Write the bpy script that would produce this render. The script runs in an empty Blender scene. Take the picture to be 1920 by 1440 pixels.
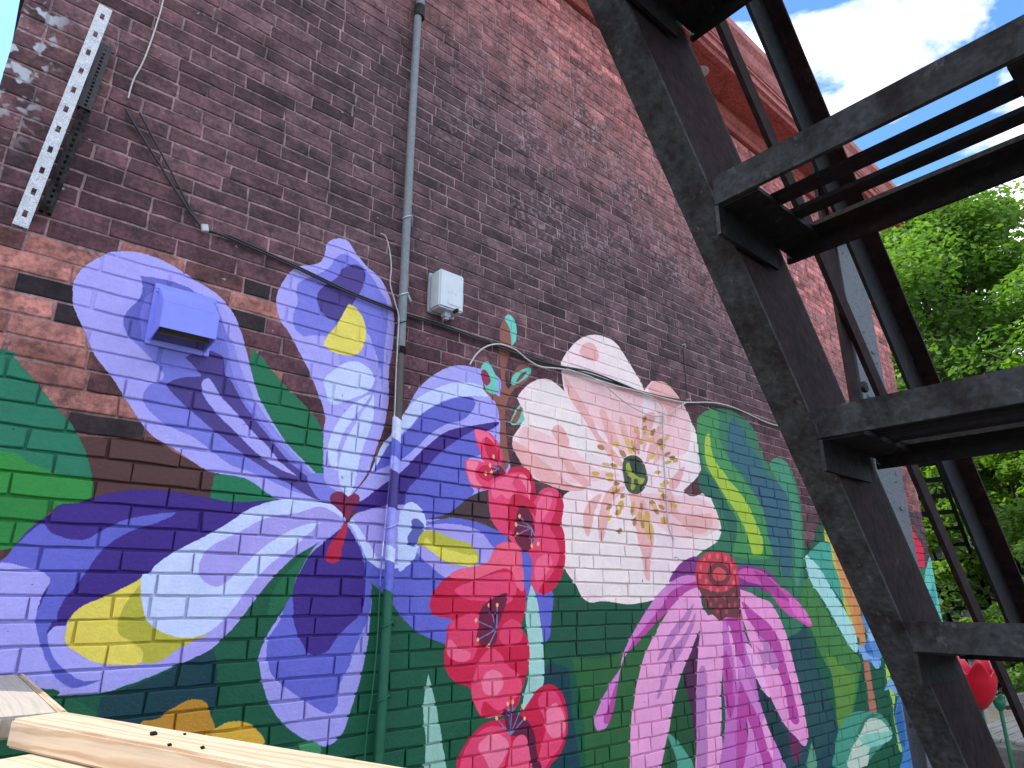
import bpy, bmesh, math, random
import numpy as np
from mathutils import Vector, Matrix, noise

# ------------------------------------------------------------------ camera, sky, sun, exposure
scene = bpy.context.scene
COL = scene.collection
EYE = Vector((0.0, -2.49, 1.6))
cd = bpy.data.cameras.new('camera')
cam = bpy.data.objects.new('camera', cd)
COL.objects.link(cam)
cam.location = EYE
cam.rotation_euler = (math.radians(90 + 18.1), 0, math.radians(-41.0))
cd.sensor_fit = 'HORIZONTAL'
cd.sensor_width = 36.0
cd.lens = 36.0 * 1230 / 1920
cd.clip_start = 0.02
cd.clip_end = 3000
scene.camera = cam

SUN_AZ = math.radians(-36)      # from +Y towards -X
SUN_EL = math.radians(50)
world = bpy.data.worlds.new('World')
scene.world = world
world.use_nodes = True
wn, wl = world.node_tree.nodes, world.node_tree.links
wn.clear()
wo = wn.new('ShaderNodeOutputWorld')
bg = wn.new('ShaderNodeBackground')
sky = wn.new('ShaderNodeTexSky')
sky.sky_type = 'NISHITA'
sky.sun_disc = False
sky.sun_elevation = SUN_EL
sky.sun_rotation = SUN_AZ
sky.air_density = 1.0
sky.dust_density = 0.4
sky.ozone_density = 1.2
tc = wn.new('ShaderNodeTexCoord')
mp = wn.new('ShaderNodeMapping')
mp.inputs['Scale'].default_value = (1.0, 1.0, 2.2)
mp.inputs['Location'].default_value = (2.15, 1.97, 3.62)
nz = wn.new('ShaderNodeTexNoise')
nz.inputs['Scale'].default_value = 2.1
nz.inputs['Detail'].default_value = 9
nz.inputs['Roughness'].default_value = 0.58
nz.inputs['Distortion'].default_value = 0.35
rmp = wn.new('ShaderNodeValToRGB')
rmp.color_ramp.elements[0].position = 0.475
rmp.color_ramp.elements[1].position = 0.62
mx = wn.new('ShaderNodeMix')
mx.data_type = 'RGBA'
wl.new(tc.outputs['Generated'], mp.inputs['Vector'])
wl.new(mp.outputs['Vector'], nz.inputs['Vector'])
wl.new(nz.outputs['Fac'], rmp.inputs['Fac'])
wl.new(rmp.outputs['Color'], mx.inputs[0])
tint = wn.new('ShaderNodeMix')
tint.data_type = 'RGBA'
tint.blend_type = 'MULTIPLY'
tint.inputs['Factor'].default_value = 1.0
wl.new(sky.outputs['Color'], tint.inputs[6])
tint.inputs[7].default_value = (0.58, 0.86, 1.08, 1)
wl.new(tint.outputs[2], mx.inputs[6])
mx.inputs[7].default_value = (10.5, 10.0, 9.7, 1)
wl.new(mx.outputs[2], bg.inputs['Color'])
bg.inputs['Strength'].default_value = 0.15
wl.new(bg.outputs['Background'], wo.inputs['Surface'])

sd = bpy.data.lights.new('sun', 'SUN')
sd.energy = 2.2
sd.angle = math.radians(0.53)
sd.color = (1.0, 0.95, 0.87)
sun = bpy.data.objects.new('sun', sd)
COL.objects.link(sun)
to_sun = Vector((math.sin(SUN_AZ) * math.cos(SUN_EL), math.cos(SUN_AZ) * math.cos(SUN_EL), math.sin(SUN_EL)))
sun.rotation_euler = to_sun.to_track_quat('Z', 'Y').to_euler()
sun.location = (-4, 6, 12)

scene.view_settings.view_transform = 'Standard'
scene.view_settings.look = 'None'
scene.view_settings.exposure = 1.25
scene.view_settings.gamma = 1.0
scene.view_settings.use_curve_mapping = False
scene.cycles.max_bounces = 4
scene.cycles.diffuse_bounces = 2
scene.cycles.glossy_bounces = 2
scene.cycles.transmission_bounces = 3
scene.cycles.transparent_max_bounces = 8
MURAL = """
50322F 276,2096c 457,2118 517,2127 597,2085 770,2024 1061,1960 1070,1879 311,1817c
0A5438 -200,1012c -200,1366 427,1403 762,1801 1066,1919 1398,1858 1967,1747 2455,1756 2538,1927 3712,1998 5142,2004 5224,1926 5636,2268 6235,2339 6720,2379 7415,1610 8106,222 7809,-438c
17603F -200,1352c 317,1345 492,1272c 452,1184 -200,1192
083A44 492,1309c 656,1366 803,1439 838,1247 773,1229 741,1224 636,1190 517,1204
124F36 2454,1748c 2605,1579 3378,1576c 3105,1325 2443,1331
0A3A46 2369,1287 2441,1295 2533,1253 2545,1084 2590,823 2596,557 2290,616 2298,1175
27612F 2554,1313c 2923,1320 3270,1518 3431,1576 3271,1095 3551,904 3573,371 2669,543 2629,864 2621,1076
1A4F2A 3359,1006 3583,1127 3475,389 3196,443
12424A 4827,1461 4997,1495 5137,1121 5298,821 5362,498 5052,88 4001,289 4379,846
1F7658 -200,2320c 62,2339 91,2316 157,2253 221,2184 274,2134 321,2064 354,1987 376,1914c 337,1889 287,1877 257,1837 207,1744 -200,1691 -200,1690c
2C8C38 -200,2027c 119,2025 181,2000 249,1978 303,1969 359,1967 376,1914c 337,1889 287,1877 257,1837 207,1744 -200,1691 -200,1690c
258036 -200,1893c 175,1892 276,1883 264,1849 207,1744 -200,1691 -200,1690
17744C 732,2023c 843,2031 986,1967c 897,1925 728,1915c
17704A 811,2535 826,2524 857,2502 930,2429 1027,2359 1085,2309 1131,2242 1154,2061c 1125,2065 1053,2106 988,2169 916,2243 866,2306 817,2375 804,2474
3B2080 273,1852c 289,1878 337,1889 392,1916 459,1940 538,1950 600,1951 731,1941 825,1935 1018,1960 1066,1919 855,1806 606,1688 390,1533 358,1481 307,1403 233,1394 -200,1398c -200,1617c 175,1692 198,1750 231,1808
A9A7F0 -200,1700c 186,1701 249,1688 293,1672 304,1644 294,1613 288,1563 295,1523 320,1497 338,1519 366,1521c 379,1468 408,1459 477,1441 542,1432 705,1430 710,1397c 630,1364 557,1341 492,1324 382,1325c 325,1352 -200,1392c
6064C6 229,1792 256,1818 284,1791 338,1775 380,1780 428,1816 495,1853 611,1880 620,1872 571,1843 501,1812 446,1770 418,1732 397,1685 376,1640 351,1598 340,1557 345,1532c 331,1531 324,1502 337,1462 360,1422 397,1390 434,1365 487,1362c 437,1346 400,1352 362,1385 324,1448 295,1518 288,1558 302,1624 302,1654 282,1676 240,1688 186,1700 150,1691 176,1707 198,1747
A9A7F0 195,2608 205,2665 243,2724 292,2772 374,2796 462,2788 569,2749 652,2717 711,2667 755,2596 790,2511 842,2375 897,2286 988,2177 1079,2108 1184,2021 1253,1978c 1149,1968 1029,1961 970,1962 933,1978 843,2023 731,2032 667,2055 579,2102 517,2131 470,2174 408,2250 356,2315 297,2378 253,2457 211,2529
7A7DDA 383,2706c 479,2719 568,2703 642,2682 703,2575 757,2463 818,2368 851,2316 948,2209 1093,2079 1241,1981c 1058,1991 884,2044 789,2066 721,2103 641,2150 548,2180 479,2229 461,2278 481,2315 512,2340 507,2369 435,2432 383,2473 359,2521 368,2565 398,2628 396,2678
8F90E4 709,2539 729,2544 774,2445 827,2348 876,2282 973,2181 1105,2074 1047,2101 928,2195 833,2296 761,2388
6468BE 383,2706c 479,2719 568,2703 530,2663 457,2666 418,2638 406,2561 425,2464 383,2473 359,2521 368,2565 398,2628 396,2678
4A3C88 574,2440c 637,2481 705,2470 720,2411 748,2381 818,2289 907,2198 1007,2107 1103,2048 1213,1980c 1149,1972 1092,1986 969,2042 832,2110 710,2185 632,2238 574,2277 531,2318 545,2343 585,2364 636,2380 614,2408
A9A7F0 644,2350 652,2371 673,2373 715,2321 781,2265 846,2207 912,2155 971,2102 1040,2056c 965,2076 873,2124 790,2190 717,2245 662,2302
7A7DDA 1084,2057 1162,2077 1257,2022 1270,1975 1149,1972
A9A7F0 1070,3098 1100,3134 1138,3151 1170,3150 1199,3122 1261,3065 1339,3026 1392,2960 1430,2862 1436,2730 1421,2577 1426,2452 1415,2337 1388,2236 1359,2139 1353,2115 1302,2033 1264,1990c 1207,2017 1173,2035 1151,2075 1134,2243 1134,2318 1101,2397 1052,2486 997,2567 944,2640 900,2690 879,2760 882,2807 910,2887 953,2943 1038,2991 1063,3037
7A7DDA 961,2865 1043,2938 1095,2995 1121,3052 1171,3081 1274,3039 1353,2956 1397,2888 1399,2773 1390,2665 1393,2463c 1374,2584 1332,2676 1293,2731 1180,2680 1059,2657 1009,2637c 971,2662 954,2715 968,2783
9A9AEC 1181,2663 1309,2696 1346,2629 1362,2556 1331,2402 1194,2518
4A3C88 1077,2893 1135,2956 1158,3009 1219,3047 1267,3028 1262,2953 1232,2883 1173,2754 1156,2746 1105,2754 1063,2787 1050,2843
E8DC62 1199,2846c 1235,2838 1274,2799 1295,2727 1277,2646 1237,2610 1161,2602 1098,2625c 1114,2670 1150,2729 1178,2797
C6D6FA 1118,2478 1160,2527 1206,2568 1264,2587 1327,2565 1350,2520 1318,2456 1253,2418 1182,2376 1149,2381 1127,2432
C6D6FA 1336,2451 1271,2406 1210,2332 1176,2264 1159,2187 1173,2122 1209,2096c 1204,2178 1218,2248 1260,2325 1306,2397
C6D6FA 1349,2450 1356,2358 1333,2259 1313,2194 1299,2115 1288,2040 1264,1990c 1228,2041 1213,2105 1223,2188 1249,2261 1292,2346 1331,2410
A9A7F0 1265,1979c 1354,2100 1391,2197 1446,2288 1513,2404 1573,2518 1649,2603 1740,2670 1823,2703 1924,2712 2029,2707 2109,2666 2131,2613 2099,2505 2093,2350 2147,2221 2043,2102 1897,2017 1806,1960 1704,1924 1549,1936 1391,1941 1280,1941c
C6D6FA 1362,2108c 1405,2230 1463,2303 1512,2403 1575,2478 1671,2546 1774,2598 1882,2623 1985,2616 1997,2576 1895,2557 1776,2523 1675,2467 1598,2406 1544,2341 1491,2292 1440,2243 1401,2167
6064C6 1374,2113c 1401,2167 1440,2239 1491,2284 1544,2333 1598,2401 1675,2463 1776,2518 1889,2550 1916,2513 1854,2434 1740,2383 1661,2327 1587,2253 1516,2190 1446,2149
3B2080 1282,1966c 1337,1993 1417,2057 1510,2130 1589,2212 1682,2301 1771,2362 1943,2418 2063,2452 2045,2421 1988,2393 1899,2373 1769,2288 1686,2213 1622,2135 1560,2064 1537,1988 1494,1954 1392,1938 1276,1944
6064C6 1899,2376 1955,2374 1990,2290 1871,2229 1878,2145 1922,2086c 1846,1999 1737,1950 1632,1934 1539,1958 1537,1988 1551,2060 1622,2135 1686,2213 1769,2288
4A3468 1309,1943 1391,1942 1477,1953 1427,1923 1343,1927
443032 1643,1933c 1768,1969 1907,2064 2015,2107c 2017,1984 2073,1909 1963,1943 1794,1944
A79FE8 1277,1893c 1309,1932 1423,1971 1510,1986 1602,1978 1661,1921 1747,1943 1817,1952 1942,1941 2040,1914 2096,1884 2086,1726 1812,1515 1778,1411c 1684,1443 1602,1484 1529,1548 1448,1625 1396,1666 1356,1756
6064C6 1643,1908 1708,1934 1817,1952 1942,1941 2040,1918 2119,1893 2119,1826 2041,1831 1997,1870 1953,1904 1848,1922 1748,1922
6064C6 1317,1846 1354,1784 1389,1750 1433,1720 1501,1719 1561,1728 1596,1756 1612,1788c 1669,1745 1767,1687 1906,1666 1910,1513 1778,1411c 1684,1443 1602,1484 1529,1548 1448,1625 1396,1666 1348,1756
C6D6FA 1281,1890 1300,1904 1349,1848 1394,1793 1440,1738 1508,1736 1552,1741 1585,1779 1595,1758 1561,1731 1501,1718 1433,1718 1372,1755 1322,1825
C6D6FA 1512,1921 1533,1980 1564,2002 1601,1993 1639,1959 1653,1908 1641,1861 1611,1803 1595,1757 1561,1730 1522,1720
5A5FAE 1577,1922 1604,1934 1638,1911 1644,1885 1622,1849 1601,1814 1569,1818 1561,1853 1581,1888
B8B73C 1644,1882 1710,1885 1800,1859 1902,1840 1953,1786 1930,1743 1854,1742 1754,1759 1676,1804 1614,1833
DED654 1659,1855 1704,1823 1782,1809 1883,1791 1940,1790 1930,1745 1854,1743 1754,1762 1676,1804 1647,1827
6064C6 2217,1813 2306,1821 2304,1647 2423,1631 2418,1504 2402,1422 2359,1394 2336,1424 2233,1589
A79FE8 1159,1965 1057,1964 971,1956 874,1915 808,1862 759,1827 706,1785 645,1754 590,1708 574,1679 498,1623 442,1589 393,1563 370,1531 368,1493 383,1458 483,1407 551,1396 624,1399 716,1397c 800,1436 847,1480 890,1532 938,1604 994,1679 1057,1744 1137,1796 1207,1840 1267,1897c 1244,1945
E4D458 565,1676c 528,1647 463,1609 401,1577 375,1541 371,1501 379,1468 411,1443 447,1421 483,1409 537,1403 597,1408 617,1482 584,1592
B6B23A 568,1676c 554,1648 518,1582 507,1528 518,1491 557,1469 593,1435 597,1406 649,1408 703,1444 777,1483 812,1522 854,1568 923,1674c 899,1662 838,1604 784,1557 686,1524 621,1592
C6D6FA 552,1671 574,1679 590,1708 645,1753 759,1827 808,1862 874,1915 970,1955 1057,1965 1159,1966 1233,1945 1257,1898 1167,1886 1124,1850 1066,1796 1002,1745 957,1703 914,1652 868,1580 816,1514 756,1479 693,1477 621,1505 581,1547 559,1609
A79FE8 1246,1911 1151,1947 1063,1916 944,1888 837,1824 765,1781 733,1742 726,1690 753,1652 803,1642 855,1685 918,1757 978,1808 1068,1863 1167,1887 1253,1892
A29EE8 1261,1885c 1290,1880 1345,1798 1370,1728 1396,1659 1403,1550 1402,1469 1390,1371 1371,1277 1341,1186 1317,1122 1277,1092 1242,1086 1220,1095 1149,1129 1070,1189 1018,1258 982,1341 970,1406 992,1476 1031,1542 1064,1604 1078,1668 1107,1734 1151,1802 1214,1851
15663F 1071,1610c 1083,1687 1125,1768 1157,1809c 1098,1753 1047,1699 1000,1635 983,1555 1011,1542 1047,1579
6064C6 1069,1607 1033,1522 999,1468 996,1410 1020,1344 1078,1296 1165,1239 1231,1202 1267,1196 1289,1228 1294,1295 1326,1356 1351,1432 1394,1523 1400,1604 1395,1673 1356,1756 1321,1797 1215,1591
3B2080 1262,1882c 1282,1872 1318,1825 1347,1770 1366,1707 1372,1625 1359,1543 1299,1492 1258,1448 1232,1411 1190,1399 1154,1407 1122,1447 1092,1503 1076,1579 1071,1629 1087,1687 1126,1761 1180,1811
B0143F 1259,1886 1275,1885 1273,1844 1258,1794 1254,1749 1225,1732 1192,1742 1197,1791 1230,1841
7C1E4A 1185,1984 1199,2005 1231,2015 1264,1996c 1287,2011 1311,2007 1316,1981 1286,1933 1268,1889c 1251,1924 1208,1956
BE8A28 620,1232 665,1237 698,1260 743,1281 776,1284 806,1272 823,1243 846,1166 740,1158 631,1191
D8AC34 840,1172 868,1198 914,1205 963,1191 994,1165 1021,1123 913,1120
3E8A5A 1149,1096 1178,1110 1212,1105 1236,1073 1198,1050
93C4B2 1693,1301c 1711,1251 1742,1167 1766,1065 1801,936 1817,856 1703,874 1691,1041 1676,1153 1681,1240
A3D3C9 2282,1667c 2311,1618 2339,1514 2359,1371 2359,1223 2319,1187 2255,1126 2220,1088c 2227,1166 2256,1240 2264,1336 2258,1425 2244,1515 2259,1597
8C5748 2071,2872 2119,2885 2112,2726 2128,2641 2183,2706 2195,2679 2128,2577 2114,2437 2136,2246 2076,2212 2078,2431 2056,2540 1978,2596 1970,2642 2034,2607 2077,2596 2083,2720
8C5748 2080,2869 2076,2969 2110,3044 2150,3071 2187,3033 2190,2949 2161,2883 2127,2792 2104,2724 2088,2795
6CCBB8 2110,3041 2150,3071 2190,3027 2193,2943 2161,2889c 2150,2977
6CCBB8 1952,2720 1991,2764 2029,2732 2062,2666 2052,2601 1994,2601 1964,2657
8E2A4E 1956,2703 1985,2712 2016,2668 1987,2630 1958,2655
8C5748 2161,2731 2222,2798 2290,2799 2296,2755 2237,2691 2166,2658
6CCBB8 2158,2675 2177,2735 2287,2799 2290,2760 2205,2690
7A4A44 2190,2694 2222,2745 2270,2772 2221,2713
6CCBB8 2151,2461 2189,2546 2236,2582 2279,2551 2268,2500 2189,2459
8C5748 2158,2469 2197,2535 2236,2573 2220,2515 2189,2468
F3DEE1 2168,2353 2165,2389 2213,2454 2258,2520 2213,2579 2202,2618 2267,2691 2359,2748 2454,2762 2554,2720c 2536,2832 2543,2905 2655,3040 2779,3121 2898,3149 3028,3137 3145,3043 3243,2935 3297,2878c 3352,2933 3471,2977 3586,2957 3698,2880 3766,2791 3833,2689 3880,2583 3890,2484 3811,2380 3677,2294 3626,2264c 3687,2236 3766,2243 3896,2281 3978,2238 4029,2160 4105,2105 4175,2016 4148,1907 3867,1838 3625,1797 3461,1729 3386,1636 3304,1600 3129,1577 3011,1569 2812,1586 2714,1579 2646,1605 2589,1677 2520,1750 2509,1871 2491,1924 2502,2036 2525,2123 2567,2156 2415,2168 2285,2201 2212,2276
F0E4E1 2240,2565 2292,2680 2427,2747 2552,2708 2649,2590 2747,2470 2848,2380 2740,2345 2598,2417 2420,2464 2277,2465
F0E4E1 2903,3133 3029,3130 3143,3038 3282,2888 3062,2894 2918,2978 2873,3049
F0E4E1 3661,2772 3783,2768 3864,2606 3868,2495 3736,2441 3631,2547 3570,2682
F0E4E1 2529,1899 2753,2042 2930,2011 3143,1979 3149,1782 3040,1634 2770,1606 2610,1699
F0E4E1 2776,1702 3051,1765 3369,1712 3334,1636 3035,1583 2770,1606
F0E4E1 3724,2084 3980,2138 4123,2023 4106,1934 3814,1886 3648,1961
F2C9CA 2555,2794 2719,2819 3041,2843 3287,2847 3309,2709 3219,2521 3159,2434 3010,2446 2828,2557 2681,2660
F2C9CA 3349,2920 3469,2973 3584,2955 3695,2872 3782,2755 3709,2534 3505,2470 3352,2426 3285,2474 3433,2659
F2C9CA 2239,2458 2420,2439 2597,2396 2768,2308 2999,2294 2763,2226 2590,2197 2390,2260 2213,2368
F2C9CA 3137,2182 3628,2230 3928,2205 3997,2051 3648,1961 3325,2023
F3DEE1 3266,2819 3323,2842 3304,2488 3214,2464
E8B0AC 2689,2985 2747,3062 2826,3072 2866,3012 2836,2968 2772,2959
E8B0AC 2158,2360 2238,2353 2416,2273 2589,2187 2732,2203c 2658,2163 2493,2156 2324,2194 2213,2266
E8B0AC 2445,2463 2490,2511 2545,2489 2581,2434 2555,2393 2500,2402
E8B0AC 2505,2330 2566,2322 2635,2271 2747,2209 2674,2194 2577,2244
E8B0AC 3339,2912 3469,2977 3585,2958 3694,2866 3625,2802 3523,2692 3515,2746 3506,2793 3397,2845
E8B0AC 2551,2804 2626,2756 2712,2676 2783,2593 2840,2506 2946,2447 3029,2367 2987,2346 2881,2416 2779,2507 2693,2598 2609,2677
E8B0AC 2849,2648 2898,2670 2954,2557 2967,2466 2917,2480
E8B0AC 3026,2649 3075,2633 3102,2547 3131,2457 3079,2483 3036,2559
E8B0AC 3263,2700 3349,2739 3384,2722 3335,2608 3272,2517 3239,2456 3234,2580
E8B0AC 3433,2662 3391,2535 3318,2444 3256,2391 3286,2485 3372,2614
E8B0AC 3658,2422 3582,2294 3494,2260 3481,2306 3569,2373
E8B0AC 3128,2087 3211,2168 3257,2034 3281,1930 3233,1795 3219,1700 3175,1722 3162,1833 3124,1953
E8B0AC 2674,2040 2743,2124 2834,2163 2768,2058 2718,1929 2683,1946
E8B0AC 2794,2001 2864,2166 2995,2252 2923,2131 2854,1966 2810,1897
E8B0AC 3360,2171 3479,2260 3556,2122 3689,2110 3917,2139 3914,2057 3792,2001 3654,2004 3548,2065
EFB7B2 3066,2324 3160,2259 3184,2155 3126,2066 3084,2146
EFB7B2 2925,2607 2972,2582 3013,2479 3072,2400 3024,2415 2966,2504
EFB7B2 3130,2676 3176,2616 3181,2481 3142,2431 3128,2563
D99A98 3194,2619 3216,2577 3199,2450 3171,2469
EFB7B2 3503,2611 3453,2509 3349,2403 3334,2424 3417,2516
EFB7B2 2863,2146 2993,2220 3041,2215 2923,2131 2858,2065
D9B070 3193,2071 3259,2055 3285,1973 3246,1929 3201,1978
CFA94E 3406,2359 3388,2346 3352,2339 3333,2345 3350,2358 3387,2365
CFA94E 2946,2053 2941,2068 2960,2085 2984,2087 2989,2073 2970,2056
CFA94E 3178,2615 3193,2606 3191,2585 3176,2571 3161,2579 3163,2601
D8BC5A 3428,2053 3403,2050 3384,2062 3390,2077 3414,2080 3433,2068
D8BC5A 2926,2343 2946,2353 2976,2351 2985,2338 2964,2328 2935,2331
B07E50 3463,2568 3458,2550 3424,2527 3396,2523 3401,2541 3435,2563
D9B070 3091,2059 3077,2073 3086,2099 3109,2112 3122,2098 3113,2072
D8BC5A 3102,2476 3124,2473 3134,2455 3121,2439 3098,2442 3089,2460
A98348 3448,2198 3422,2191 3390,2198 3385,2213 3410,2220 3442,2213
CFA94E 2918,2190 2925,2205 2953,2215 2974,2211 2966,2196 2938,2185
A98348 3282,2641 3294,2630 3283,2607 3260,2595 3249,2607 3259,2630
B07E50 3194,2100 3177,2108 3171,2131 3181,2145 3198,2137 3204,2114
D9B070 2918,2425 2939,2432 2962,2424 2965,2411 2944,2405 2921,2412
CFA94E 3526,2443 3506,2427 3459,2413 3433,2415 3453,2431 3499,2445
CFA94E 2969,2104 2968,2120 2991,2139 3017,2143 3018,2127 2995,2108
CFA94E 3128,2525 3144,2518 3149,2496 3138,2482 3122,2489 3117,2510
CFA94E 3423,2036 3393,2035 3368,2052 3373,2071 3402,2072 3427,2055
D9B070 2886,2248 2899,2261 2927,2267 2943,2258 2929,2245 2901,2240
D8BC5A 3357,2469 3353,2450 3321,2430 3292,2428 3296,2446 3328,2467
CFA94E 3164,2042 3147,2053 3146,2079 3160,2094 3176,2084 3178,2057
D8BC5A 2963,2486 2988,2490 3009,2478 3005,2461 2981,2457 2960,2469
CFA94E 3477,2297 3455,2284 3422,2283 3410,2296 3432,2310 3465,2311
B07E50 2994,2155 2993,2169 3015,2184 3037,2185 3038,2171 3016,2156
CFA94E 3280,2626 3289,2612 3276,2586 3254,2573 3245,2587 3258,2613
B07E50 3351,2091 3325,2092 3302,2110 3304,2126 3329,2125 3353,2107
A98348 2916,2346 2935,2353 2965,2351 2976,2341 2957,2333 2926,2336
B07E50 3522,2501 3510,2485 3474,2470 3449,2470 3461,2486 3498,2502
B07E50 3083,2072 3073,2083 3081,2102 3099,2111 3109,2101 3100,2081
D8BC5A 3078,2521 3101,2520 3112,2501 3098,2484 3075,2486 3064,2504
CFA94E 3544,2150 3516,2142 3484,2150 3480,2166 3508,2175 3540,2167
B07E50 2938,2231 2948,2246 2977,2254 2995,2247 2985,2232 2956,2224
A98348 3377,2636 3381,2619 3357,2591 3329,2580 3325,2597 3349,2626
A98348 3186,1994 3169,2003 3165,2026 3178,2040 3195,2031 3199,2008
B07E50 3014,2442 3043,2445 3069,2428 3067,2409 3038,2406 3012,2423
CFA94E 3603,2464 3590,2446 3556,2437 3535,2444 3548,2462 3582,2472
A98348 2867,2078 2871,2093 2897,2108 2919,2109 2915,2094 2889,2079
CFA94E 3226,2545 3243,2536 3236,2517 3212,2507 3196,2516 3202,2535
A98348 3317,2139 3291,2137 3270,2152 3275,2168 3302,2170 3322,2155
D9B070 2842,2340 2864,2348 2901,2347 2916,2337 2893,2329 2857,2330
D9B070 3530,2619 3523,2600 3486,2576 3457,2571 3464,2589 3500,2613
D9B070 3104,2103 3094,2115 3102,2139 3120,2151 3129,2139 3121,2114
D9B070 3043,2579 3063,2577 3073,2561 3064,2546 3044,2548 3033,2564
D9B070 3413,2230 3390,2224 3358,2230 3350,2242 3372,2248 3404,2242
A98348 2922,2173 2933,2189 2969,2205 2994,2205 2982,2189 2946,2173
D8BC5A 3331,2573 3341,2559 3324,2539 3298,2533 3288,2546 3305,2566
CFA94E 3253,2058 3228,2063 3215,2086 3227,2103 3251,2098 3264,2075
A98348 2809,2441 2833,2449 2863,2443 2868,2427 2844,2418 2814,2425
B07E50 3572,2478 3560,2460 3526,2449 3504,2455 3515,2473 3549,2484
CFA94E 2977,2083 2977,2099 3001,2121 3024,2128 3024,2112 3000,2090
A98348 3148,2492 3166,2486 3169,2465 3152,2450 3134,2457 3132,2478
A98348 3408,2121 3382,2119 3355,2132 3354,2148 3381,2150 3408,2137
CFA94E 2871,2277 2890,2291 2927,2295 2944,2285 2925,2270 2888,2266
A98348 3444,2579 3444,2561 3417,2541 3389,2538 3388,2555 3415,2576
A98348 3104,2001 3091,2013 3096,2039 3115,2053 3128,2040 3123,2014
D8BC5A 2971,2487 2995,2491 3013,2480 3008,2464 2985,2459 2967,2471
D9B070 3448,2275 3424,2264 3388,2266 3376,2279 3400,2290 3436,2288
D8BC5A 2866,2017 2866,2031 2888,2047 2910,2049 2910,2035 2888,2019
B07E50 3283,2700 3297,2690 3289,2669 3266,2658 3252,2668 3260,2689
D9B070 3325,2119 3299,2117 3281,2130 3289,2146 3314,2149 3333,2135
CFA94E 2749,2271 2768,2284 2804,2288 2821,2278 2802,2265 2766,2261
CFA94E 3474,2544 3468,2527 3434,2507 3407,2505 3413,2523 3446,2542
B07E50 2962,1951 2953,1962 2966,1979 2987,1984 2995,1972 2983,1956
46523A 3028,2355 3066,2406 3133,2428 3194,2423 3238,2389 3254,2341 3260,2292 3223,2239 3163,2198 3098,2194 3051,2221 3035,2267
2E3A2E 3106,2405 3183,2408 3220,2367 3179,2316 3114,2324
9FAA42 3063,2360 3094,2377 3119,2325 3172,2299 3229,2295 3194,2252 3154,2264 3120,2219 3091,2225 3105,2281 3068,2302
46523A 3125,2277 3156,2287 3165,2268 3133,2252
2F7050 3848,2710 3910,2816 4090,2901 4307,2933 4524,2901 4659,2810 4708,2675 4782,2580c 4933,2659 5098,2638 5196,2511 5226,2300 5210,2089 5148,1843 4966,1384 4234,1404 3681,1792 4024,2017 3864,2397
3F8B4C 3851,2730 3921,2831 4087,2899 4149,2859 4125,2723 4172,2600 4356,2455 4546,2306 4704,2215 4732,2009 4623,1877 4172,1872 4161,1930 4240,2103 4164,2183 4001,2388 3895,2462
23604E 3857,2420 3959,2396 4166,2196 4240,2103 4165,1954 4069,2151 3976,2239 3853,2264 3802,2330
A3C136 3949,2669 4008,2694 4018,2553 4162,2419 4371,2289 4457,2182 4557,2024 4550,1936 4504,1897 4408,1899 4375,1965 4310,2108 4134,2267 4001,2388 3923,2502
2A5E6A 4315,2862 4456,2831 4551,2681 4686,2590 4749,2406 4825,2278 4812,2013 4720,1855 4654,2004 4605,2233 4403,2447 4217,2593
3C8866 4807,2593 4927,2653 5079,2646 5159,2527 5189,2354 5192,2138 5103,1842 4966,1660 5006,1961 4986,2292 4899,2454
2C5A6C 4530,2434 4701,2491 4899,2454 5037,2318 5006,2043 4919,1797 4805,1755 4773,1950 4731,2107 4612,2279
8FA57C 5178,2851c 5236,2809 5350,2629 5515,2453 5599,2323 5613,2211 5455,2333 5355,2481 5245,2673
C0BA48 5605,2312 5664,2215 5714,2060 5859,1910 5948,1690 5957,1429 5829,1368 5735,1559 5617,1772 5565,1986
CE8E54 5717,1993 5814,1975 5864,1821 5932,1646 5957,1429 5961,1301 5865,1325 5842,1473 5765,1688 5715,1883
42A08C 5234,1908 5376,1999 5550,2047 5652,2023 5654,1881 5718,1774 5742,1580 5547,1707 5395,1830
A6DAD4 5173,1885 5216,1924 5244,1913 5395,1830 5543,1696 5730,1517 5873,1346 5869,1200 5768,1205 5647,1312 5512,1458 5370,1602 5224,1723
3D7C38 5073,1661 5140,1742 5240,1703 5430,1500 5643,1301 5811,1182 5882,1097 5679,833 5454,613 5340,680 5362,1012 5207,1230 5123,1387 5018,1543
5A8A34 5334,1205 5620,1072 5751,1024 5618,800 5473,665 5340,680 5356,994
18474A 4753,1251 4948,1224 5034,1090 5164,953 5265,725 4994,548 4838,568 4818,911 4759,1126
5C8CC8 5993,1695 6081,1695 6193,1578 6283,1459 6378,1349 6450,1185 6450,1131 6303,1121 6240,1055 6158,1047 6107,1089 5989,1121 5924,1174 5880,1227 6013,1238 6106,1304 6056,1401 6056,1516
93BCE6 6202,1515 6280,1450 6366,1322 6305,1262 6151,1250 6109,1313 6160,1381
7DAEDD 5871,1231 5948,1237 6022,1204 6066,1150 6213,1126 6288,1113 6252,1055 6178,1042 6115,1080 6099,1123 5967,1122 5920,1166
3A6FB2 6074,1279 6119,1225 6161,1163 6051,1168 6007,1221
C98A50 5874,1693 6048,1695 6036,1578 6039,1472 6065,1340 6024,1238 5928,1242 5946,1343 5939,1465 5906,1579
B0705A 5940,1107 6046,1101 6044,933 6049,736 5932,740 5932,925
A8D060 6383,1170 6442,1114 6439,1026 6428,948 6459,833 6433,750 6380,713 6374,596 6420,492 6439,407 6361,417 6367,531 6354,656 6387,754 6367,841 6347,954
7CA8D4 6281,882 6363,935 6428,950 6490,900 6533,810 6477,819 6405,872 6275,869
4282BC 6514,794 6697,814 6701,717 6692,622 6687,485 6670,352 6780,170 6323,238 6417,386 6389,528 6388,653 6460,730
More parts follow.
